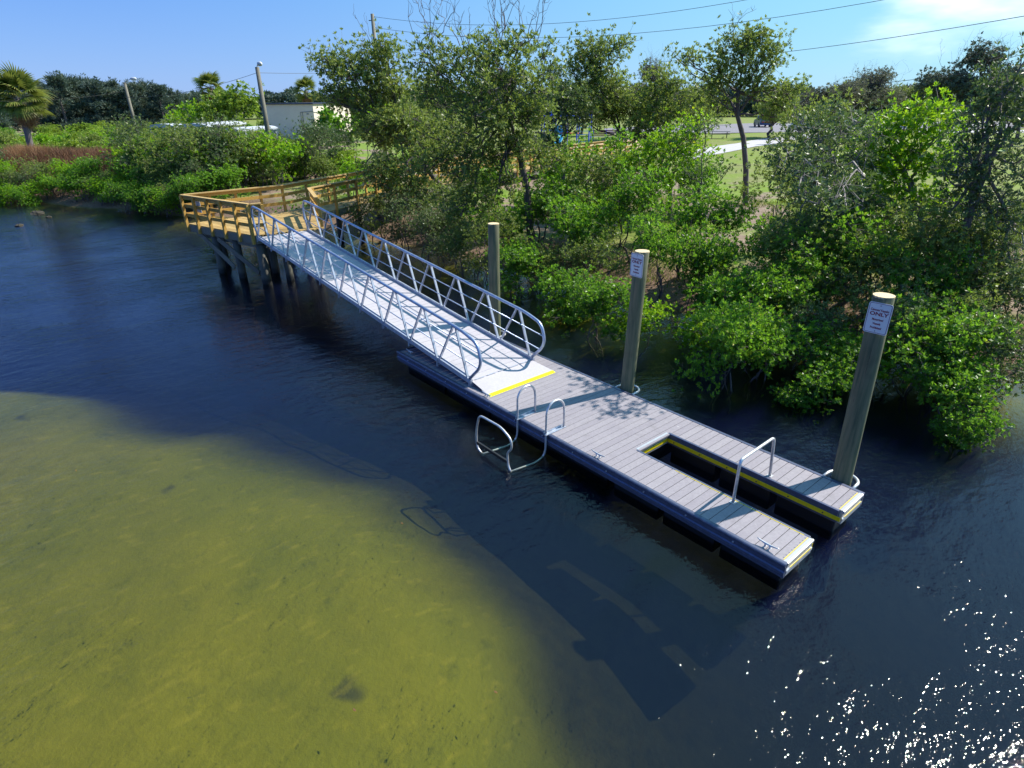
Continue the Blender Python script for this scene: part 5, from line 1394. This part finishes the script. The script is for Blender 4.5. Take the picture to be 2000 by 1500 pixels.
# dark red slatted bench with blue posts
p_ = on_z(1183, 276, 1.3); z0 = gz(p_[0], p_[1]); e = empty('slatted_bench', (p_[0], p_[1], z0), 'long dark red slatted bench with blue end posts by the playground', 'bench', rz=.5)
def loc2(name, mb, mat_):
    me = mb.mesh(name); me.materials.append(MATS[mat_]); o = bpy.data.objects.new(name, me); COL.objects.link(o); o.parent = e
for k in range(4): b_ = MB(); b_.box((0, .3 + .03 * k, .62 + .17 * k), (3.4, .03, .12)); loc2('slat', b_, 'bench_red')
for k in range(3): b_ = MB(); b_.box((0, -.18 + .16 * k, .47), (3.4, .14, .03)); loc2('slat', b_, 'roof_white')
for s in (-1.6, 0, 1.6): b_ = MB(); b_.box((s, .2, .6), (.09, .09, 1.3)).box((s, 0, .44), (.08, .5, .05)).box((s, -.2, .22), (.08, .08, .44)); loc2('post', b_, 'play_blue')
# playground
pg = on_z(1105, 285, 1.3); z0 = gz(pg[0], pg[1]); pe = empty('playground', (pg[0], pg[1], z0), 'blue climbing frame with slide glimpsed through the leaves', 'playground', rz=.6)
def loc3(name, mb, mat_):
    me = mb.mesh(name); me.materials.append(MATS[mat_]); o = bpy.data.objects.new(name, me); COL.objects.link(o); o.parent = pe
for xx in (-2.6, -1.3, 0, 1.3, 2.6):
    for yy in (-.7, .7): b_ = MB(); b_.tube([(xx, yy, 0), (xx, yy, 3.3)], .07, 8); loc3('post', b_, 'play_blue')
b_ = MB(); b_.box((0, 0, 1.2), (2.6, 1.4, .06)); loc3('deck', b_, 'play_red')
b_ = MB(); b_.box((-2, 0, 1.5), (1.3, 1.4, .06)); loc3('deck', b_, 'play_blue')
for sx_ in (-2, 0):
    b_ = MB(); b_.v = [(sx_ - .8, -.85, 2.9), (sx_ + .8, -.85, 2.9), (sx_ + .8, .85, 2.9), (sx_ - .8, .85, 2.9), (sx_, 0, 3.7)]; b_.f = [(0, 1, 4), (1, 2, 4), (2, 3, 4), (3, 0, 4), (3, 2, 1, 0)]; loc3('roof', b_, 'play_blue')
for k in range(6): b_ = MB(); b_.tube([(1.3 + .0, -.7, .4 + .35 * k), (2.6, -.7, .4 + .35 * k)], .035, 6); loc3('rung', b_, 'play_cyan')
for s in (-1, 1): b_ = MB(); b_.box((-.65, s * .7, 1.6), (1.25, .04, .7)); loc3('side_panel', b_, 'play_blue' if s > 0 else 'play_cyan')
b_ = MB()
sl = [(-.3, -.7 - .55 * k, 1.2 - .2 * k) for k in range(6)]
for k in range(5): b_.beam(sl[k], sl[k + 1], .6, .05).beam((sl[k][0] - .3, sl[k][1], sl[k][2] + .1), (sl[k + 1][0] - .3, sl[k + 1][1], sl[k + 1][2] + .1), .05, .2).beam((sl[k][0] + .3, sl[k][1], sl[k][2] + .1), (sl[k + 1][0] + .3, sl[k + 1][1], sl[k + 1][2] + .1), .05, .2)
loc3('slide', b_, 'play_cyan')

# ------------------------------------------------------------------ rocks and litter in the water, left
def rock(x, y, r, label, seed, z=0.0):
    rs_ = np.random.default_rng(seed); b_ = MB(); n1_, n2_ = 7, 10
    for i in range(n1_):
        th = PI * (i + .5) / n1_
        for j in range(n2_):
            a = 2 * PI * j / n2_; rr = r * rs_.uniform(.75, 1.2); b_.v.append((x + rr * 1.3 * math.sin(th) * math.cos(a), y + rr * math.sin(th) * math.sin(a), z + rr * .45 * math.cos(th)))
    for i in range(n1_ - 1):
        for j in range(n2_): j2 = (j + 1) % n2_; b_.f.append((i * n2_ + j, (i + 1) * n2_ + j, (i + 1) * n2_ + j2, i * n2_ + j2))
    b_.f.append(tuple(range(n2_))); b_.f.append(tuple((n1_ - 1) * n2_ + j for j in reversed(range(n2_))))
    solo('rock', b_, 'growth', (x, y, z), smooth=False, label=label, cat='rock')
q = on_z(37, 441, 0); rock(q[0], q[1], .22, 'small rock alone in the water near the left edge', 1)
q = on_z(73, 417, 0); rock(q[0], q[1], .35, 'dark rock under the lowest bright bush at the left shore', 2)
q = on_z(95, 424, 0); rock(q[0], q[1], .16, 'flat dark rock barely above the water off the left shore', 3)
for (px, py, rz, wh) in ((148, 919, .4, 'over the upper left shallows'), (692, 1387, 1.2, 'low down over the yellow green shallows'), (785, 1022, .2, 'between the entry frame and the shallows'), (968, 1352, .9, 'at the bottom centre of the water'), (1292, 992, 2., 'just in front of the dock fingers')):
    q = on_z(px, py, .004); b_ = MB(); b_.v = [(q[0] - .035, q[1], .004), (q[0], q[1] - .012, .006), (q[0] + .035, q[1] + .005, .012), (q[0], q[1] + .014, .006)]; b_.f = [(0, 1, 2, 3)]
    solo('floating_leaf', b_, 'leaf_dead', tuple(q), label='tiny pale leaf floating ' + wh, cat='leaf', group='floating leaves')
print('objects', len(bpy.data.objects), 'tris', sum(len(m_.polygons) for m_ in bpy.data.meshes) * 2)
